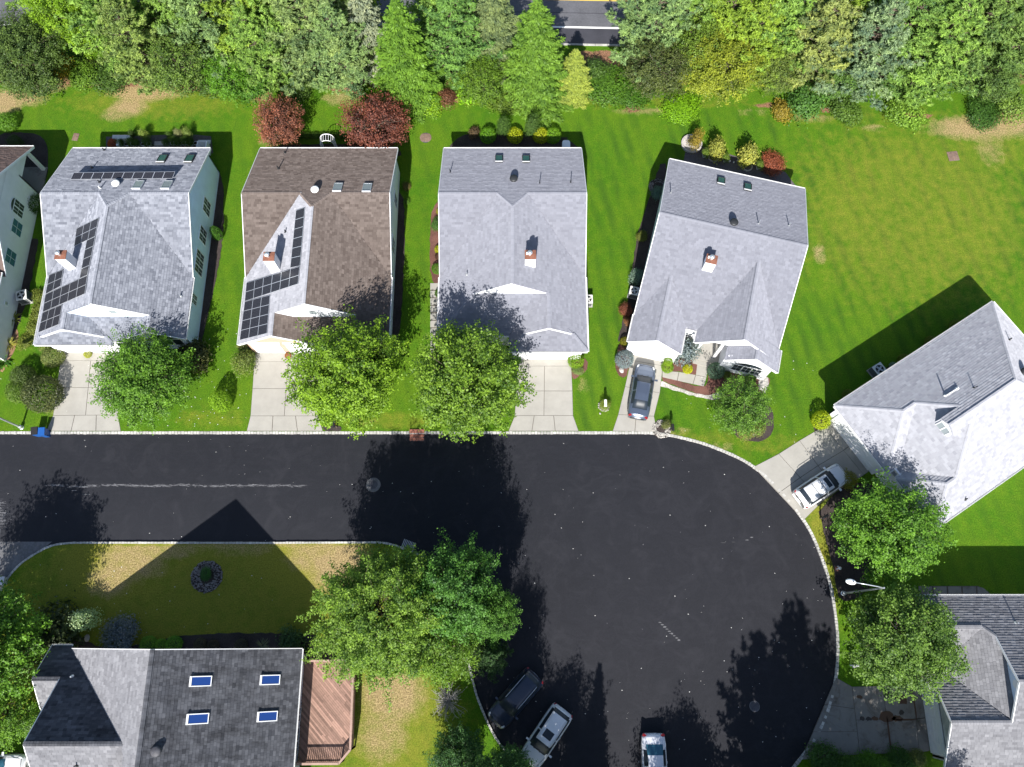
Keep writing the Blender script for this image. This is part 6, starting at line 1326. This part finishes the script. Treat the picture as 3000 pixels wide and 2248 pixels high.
for k, (px, py, r, col, lab) in enumerate(((1288, 618, .35, (0.18, 0.2, 0.02), 'small yellow-green shrub, topmost along the left wall of the third house'), (1280, 655, .6, (0.05, 0.13, 0.03), 'feathery green shrub along the left wall of the third house'), (1286, 730, .42, YL, 'yellow shrub along the left wall of the third house'), (1281, 786, .5, (0.06, 0.16, 0.014), 'round green shrub below the yellow one at the third house'), (1287, 858, .42, (0.055, 0.14, 0.016), 'round green shrub at the start of the narrow walk'), (1285, 750, .35, (0.06, 0.035, 0.03), 'dark red shrub below the yellow one at the third house'), (1191, 590, .3, (0.07, 0.16, 0.02), 'slim green shrub right of the brown house'), (1190, 545, .4, (0.10, 0.10, 0.04), 'pale olive shrub right of the brown house'))):
    shrub(LOOSE[1] if k in (1, 6, 7) else BAL[0], px, py, r, col, lab, 'shrub', r, group='shrubs along side walls')
shrub(BAL[0], 1508, 1052, .55, (0.045, 0.13, 0.016), 'green clipped shrub left of the third garage door', 'round_shrub', .7); shrub(BAL[0], 1688, 1055, .70, (0.11, 0.22, 0.012), 'lime clipped shrub right of the third garage door', 'round_shrub', .9); shrub(LOOSE[0], 1690, 1085, .4, (0.10, 0.17, 0.06), 'small pale plant below the lime shrub', 'leafy_plant', .3)
shrub(BAL[0], 1831, 999, .42, (0.13, 0.14, 0.014), 'olive yellow clipped shrub at the left garage corner of the askew house', 'round_shrub', .5); shrub(BAL[1], 1830, 1050, .78, (0.13, 0.185, 0.26), 'silver-blue clipped spruce beside the narrow driveway', 'blue_spruce_shrub', .9)
shrub(BAL[0], 1956, 1074, .52, LM, 'lime topiary, its lower tier, beside the walk corner', 'topiary', .55); shrub(BAL[0], 1958, 1059, .38, (0.13, 0.24, 0.012), 'lime topiary top tier beside the walk corner', 'topiary', .42, z=.75, zc=1.1)
shrub(BAL[0], 2016, 1080, .42, (0.30, 0.36, 0.008), 'bright yellow ball shrub in the red mulch by the walk', 'round_shrub', .5); shrub(LOOSE[2], 2012, 1024, .85, (0.12, 0.17, 0.23), 'silver-blue conifer in the notch between the gables', 'blue_spruce_shrub', 1.6, zc=1.5)
shrub(BAL[1], 2100, 1084, .72, (0.075, 0.15, 0.13), 'blue-green round conifer right of the front steps', 'blue_spruce_shrub', .9); shrub(BAL[0], 2132, 1099, .36, (0.085, 0.14, 0.018), 'small olive ball shrub right of the blue-green conifer', 'round_shrub', .4); shrub(BAL[0], 2200, 1110, .5, (0.075, 0.17, 0.016), 'green shrub under the arched window bay', 'round_shrub', .5)
shrub(LOOSE[0], 2190, 1268, .55, (0.14, 0.17, 0.05), 'low pale plants at the front of the ring bed', 'leafy_plant', .3); shrub(LOOSE[0], 2225, 1255, .5, (0.12, 0.16, 0.05), 'low yellowish plants at the right of the ring bed', 'leafy_plant', .3)
shrub(LOOSE[1], 1835, 905, .6, (0.15, 0.06, 0.045), 'reddish maple shrub left wall of the askew house', 'shrub', .7); shrub(LOOSE[0], 1838, 940, .35, (0.14, 0.08, 0.045), 'small reddish plant below the reddish maple shrub', 'shrub', .35); shrub(LOOSE[1], 1880, 690, .5, (0.10, 0.13, 0.03), 'pale olive shrub along the left bed of the askew house', 'shrub', .5)
shrub(LOOSE[0], 1870, 810, .6, (0.10, 0.17, 0.18), 'blue-green shrub in the dark left bed of the askew house', 'shrub', .5); shrub(LOOSE[0], 1925, 570, .5, (0.08, 0.15, 0.17), 'blue-green shrub by the pebble ring of the askew house', 'shrub', .5)
shrub(LOOSE[0], 2040, 408, .55, (0.17, 0.15, 0.03), 'yellowish small tree, leftmost on the patio', 'patio_shrub', 1.3, zc=1.5); shrub(LOOSE[2], 2100, 434, .66, (0.20, 0.24, 0.06), 'cream variegated shrub, middle of the patio edge', 'patio_shrub', 1.5, zc=1.2); shrub(LOOSE[2], 2195, 453, .76, (0.22, 0.26, 0.07), 'cream variegated shrub, beside the red shrub', 'patio_shrub', 1.5, zc=1.2)
shrub(LOOSE[1], 2263, 476, 1.15, (0.19, 0.065, 0.042), 'low spreading red shrub at the patio corner', 'red_shrub', .8)
shrub(BAL[0], 2409, 1228, .78, (0.22, 0.31, 0.012), 'bright yellow clipped shrub at the garage corner of the right house', 'round_shrub', 1.1)
for k, (px, py, lab) in enumerate(((2487, 1157, 'olive ball shrub, lowest along the long eave'), (2650, 1052, 'olive ball shrub, second along the long eave'), (2730, 1000, 'olive ball shrub, third along the long eave'), (2803, 952, 'olive ball shrub, highest along the long eave'))):
    shrub(BAL[0], px, py, .5, (0.10, 0.135, 0.02), lab, 'round_shrub', .6, group='ball shrubs along the long eave')
shrub(BAL[0], 2618, 1071, .32, (0.15, 0.24, 0.24), 'small blue-green ball shrub beside the air conditioner', 'round_shrub', .35); shrub(BAL[2], 2485, 1408, .7, (0.13, 0.15, 0.02), 'olive shrub between the white car and the tree', 'shrub', .7)
for k, (px, py, r, col, lab) in enumerate(((433, 1887, .62, (0.10, 0.24, 0.03), 'round green shrub, first of three along the north wall'), (470, 1891, .5, (0.11, 0.26, 0.03), 'round green shrub, second of three along the north wall'), (508, 1887, .62, (0.10, 0.25, 0.03), 'round green shrub, third of three along the north wall'), (585, 1890, .5, (0.06, 0.065, 0.05), 'greyish round shrub right of the three green ones'), (622, 1892, .45, (0.05, 0.052, 0.042), 'small dull round shrub along the north wall'), (704, 1892, .5, (0.055, 0.06, 0.05), 'grey round shrub right of the small dull one'))):
    shrub(BAL[0], px, py, r, col, lab, 'round_shrub', r, group='clipped shrubs along the north wall')
shrub(LOOSE[1], 350, 1862, 1.4, (0.12, 0.155, 0.22), 'silver-blue spreading conifer beside the dark house', 'blue_spruce_shrub', 1.2); shrub(LOOSE[0], 245, 1815, .75, (0.24, 0.36, 0.26), 'pale mint wispy shrub, tip above the silver conifer', 'blue_spruce_shrub', 1.2); shrub(LOOSE[2], 852, 1882, .8, (0.045, 0.10, 0.045), 'dark green bushy shrub at the north east corner', 'shrub', .9)
shrub(LOOSE[2], 165, 1860, 1.7, (0.03, 0.05, 0.02), 'dark leafy bush at the corner of the dark house', 'shrub', 1.6); shrub(LOOSE[0], 90, 2120, .5, (0.16, 0.24, 0.17), 'mint coloured plant beside the west porch', 'shrub', .5)
for k, (px, py, r, col, lab) in enumerate(((2420, 2225, 1.6, (0.035, 0.095, 0.02), 'green bushy hedge, left of the row at the bottom'), (2490, 2235, 1.3, (0.045, 0.12, 0.02), 'green hedge bush, second at the bottom'), (2560, 2232, 1.4, (0.06, 0.16, 0.018), 'brighter hedge bush, third at the bottom'), (2640, 2222, 1.3, (0.035, 0.10, 0.02), 'dark hedge bush, fourth at the bottom'), (2690, 2212, .8, (0.10, 0.14, 0.05), 'pale flowering bush at the garage corner'))):
    shrub(LOOSE[1], px, py + 12, r * .8, col, lab, 'hedge_bush', r * .7, group='hedge below the stained driveway')
shrub(LOOSE[0], 1950, 1245, .35, (0.10, 0.13, 0.05), 'small plant in the white pebble ring', 'leafy_plant', .3); shrub(LOOSE[0], 1775, 1185, .4, (0.12, 0.18, 0.03), 'flowers around the white mailbox', 'leafy_plant', .35); shrub(LOOSE[0], 603, 1685, .42, (0.03, 0.11, 0.03), 'small green shrub in the grey stone ring', 'shrub', .4)
for k, (px, py, m, col, lab) in enumerate(((38, 935, 0, (0.10, 0.13, 0.03), 'hosta clump, upper one by the beige wall'), (28, 1010, 0, (0.19, 0.21, 0.06), 'cream striped hosta by the beige wall'), (8, 1060, 1, (0.05, 0.14, 0.02), 'broad leaved green hosta at the left edge'), (715, 1020, 0, (0.12, 0.15, 0.06), 'small hosta behind the coral flowers'), (770, 1892, 2, (0.12, 0.15, 0.12), 'spiky grey-green yucca along the north wall'))):
    shrub(ROS[m], px, py, 1.15, col, lab, 'hosta' if m < 2 else 'yucca', 1.0, cat='plant', part='leaves', zc=.2)
for k, (px, py) in enumerate(((95, 925), (100, 900), (85, 960), (100, 870), (60, 1000))): shrub(LOOSE[2], px + 15, py, .55, (0.10, 0.14, 0.03), ('feathery grass tuft beside the gutter of the solar house, %s from the top' % ('third', 'second', 'fourth', 'first', 'lowest')[k]), 'grass_tuft', .4, cat='grass tuft', group='grass tufts beside the first grey house')
# dead shrub
x_, y_ = P(1312, 2055, .5); t = thing('dead_shrub', x_, y_, 0, 'bare grey dead shrub with fanning twigs', 'dead shrub')
m = MB()
for k in range(70):
    a = rnd.uniform(0, 6.28); e = rnd.uniform(.1, 1.1); l = rnd.uniform(.7, 1.7); d = Vector((math.cos(a) * math.cos(e), math.sin(a) * math.cos(e), math.sin(e)))
    p1 = d * l * .5 + Vector((rnd.uniform(-.1, .1), rnd.uniform(-.1, .1), .05)); m.tube([(0, 0, 0), p1, d * l], [.03, .02, .007], 4)
    for _ in range(3): q = p1.lerp(d * l, rnd.random()); m.tube([q, q + Vector((rnd.uniform(-.4, .4), rnd.uniform(-.4, .4), rnd.uniform(0, .3)))], [.012, .005], 3)
m.build('twigs', M['deadwood'], t)
# flower pots
potm = MB().lathe([(.10, 0), (.17, .30), (.19, .30), (.19, .34), (.15, .34)], 14).mesh('pot', M['pot']); soilm = MB().lathe([(.15, .30), (.15, .345)], 14).mesh('soil', M['soil'])
def potted(px, py, label, s=1.0, plantcol=None, grp='white flower pots behind the first grey house', lm=None):
    x, y = P(px, py, .2); t = thing('flower_pot', x, y, 0, label, 'flower pot', grp); t.scale = (s, s, s); link('pot', potm, t); link('soil', soilm, t)
    if plantcol: o = link('potted_plant', lm or LOOSE[0], t); o.color = (*plantcol, 1); o.scale = (.28, .28, .38); o.location = (0, 0, .3)
ordn = ['first', 'second', 'third', 'fourth', 'fifth', 'sixth', 'seventh', 'eighth', 'ninth', 'tenth', 'eleventh', 'twelfth', 'thirteenth', 'fourteenth']
for k, px in enumerate((360, 373, 392, 406, 421, 439, 492, 507, 518, 528, 541, 552, 563, 575)):
    potted(px, 426 - (k > 6) * 3, 'white flower pot behind the solar house, %s from the left' % ordn[k], 1.05 + .1 * (k % 3), (0.06, 0.13, 0.02) if k % 3 != 1 else None)
for k, (px, py, r, lab, col) in enumerate(((385, 402, .55, 'leafy plant, left above the flower pots', DG), (420, 400, .7, 'pale green flowering plant above the left pots', (0.12, 0.19, 0.05)), (498, 405, .5, 'leafy plant above the right pots', MG), (522, 398, .65, 'plant with white flowers above the right pots', (0.14, 0.17, 0.10)), (552, 400, .7, 'pale leafed plant beside the right cabinet', (0.13, 0.2, 0.06)))):
    shrub(LOOSE[0], px, py - 5, r * .5, col, lab, 'leafy_plant', r * 1.0, group='plants over the flower pots')
shrub(BAL[0], 330, 420, .5, (0.28, 0.07, 0.02), 'orange-red flower clump left of the pots', 'flower_clump', .6)
for k, px in enumerate((997, 1019, 1031, 1042, 1053, 1066)): potted(px, 437, 'pale pot behind the brown house, %s from the left' % ordn[k], .9, (0.03, 0.07, 0.02) if k % 2 else None, 'pots behind the brown roofed house')
x_, y_ = P(965, 418); t = thing('hedge', x_ - 1.0, y_ + .55, 0, 'low clipped green hedge between the purple trees', 'hedge')
for k in range(9): o = link('hedge_bush', BAL[2], t); o.color = (0.06, 0.135, 0.02, 1); o.location = (-2.6 + .75 * k, 0, 0); o.scale = (.48, .3, .3)
for k, (px, py, lab) in enumerate(((2063, 457, 'white pot with green top on the patio, left one'), (2123, 470, 'white pot below the middle variegated shrub'), (2221, 492, 'white pot beside the red shrub'))): potted(px, py, lab, 1.2, (0.10, 0.18, 0.03), 'white pots on the shaded patio')
for k, (px, py, lab) in enumerate(((2136, 474, 'small white lantern ornament on the shaded patio'), (2149, 477, 'tiny white ball ornament on the shaded patio'), (2161, 473, 'pale grey stone ornament on the shaded patio'))):
    x_, y_ = P(px, py); t = thing('garden_ornament', x_, y_, 0, lab, 'ornament', 'ornaments on the patio'); r_ = (.13, .08, .14)[k]; MB().lathe([(r_ * .6, 0), (r_, r_ * .8), (r_ * .8, r_ * 1.6), (r_ * .2, r_ * 2.2)], 12).build('body', M['pot' if k < 2 else 'rock'], t); MB().lathe([(r_ * .9, -.01), (r_ * .9, .02)], 12).build('foot', M['rock'], t)
def rock(px, py, s, label):
    x, y = P(px, py); g = np.random.RandomState(int(px)); m = MB().lathe([(.5, -.1), (.9, .1), (.95, .35), (.6, .6), (.1, .72)], 9, (0, 0, 0), s, s * .75)
    m.v = [(a + g.normal(0, .05) * s, b + g.normal(0, .05) * s, c * s) for a, b, c in m.v]; tag(m.build('boulder', M['rock'], loc=(x, y, 0), rot=(0, 0, px)), label, 'boulder')
rock(1821, 1086, .28, 'pale boulder in the red mulch left of the driveway'); rock(2209, 1271, .22, 'white boulder at the foot of the small ornamental tree'); rock(256, 1870, .3, 'pale grey boulder in the shaded bed north of the dark house'); rock(1758, 1212, .1, 'small white stone below the flower ring')
x_, y_ = P(2025, 425); m = MB().lathe([(.95, 0), (1.0, .3), (.85, .32), (.82, .1)], 22); tag(m.build('stone_ring_planter', M['rock'], loc=(x_, y_, 0)), 'round stone planter ring at the left end of the patio', 'planter')
for k, (px, py, lab) in enumerate(((2090, 463, 'ring of small stones under the middle patio shrub'), (2188, 490, 'ring of small stones under the right patio shrub'))):
    x_, y_ = P(px, py); t = thing('stone_ring', x_, y_, 0, lab, 'stone ring', 'stone rings on the patio')
    for j in range(14): a = j * 2 * PI / 14; MB().box(-.09, .09, -.06, .06, 0, .12).build('stone', M['rock'], t, loc=(.45 * math.cos(a), .45 * math.sin(a), .03), rot=(0, 0, a + PI / 2))
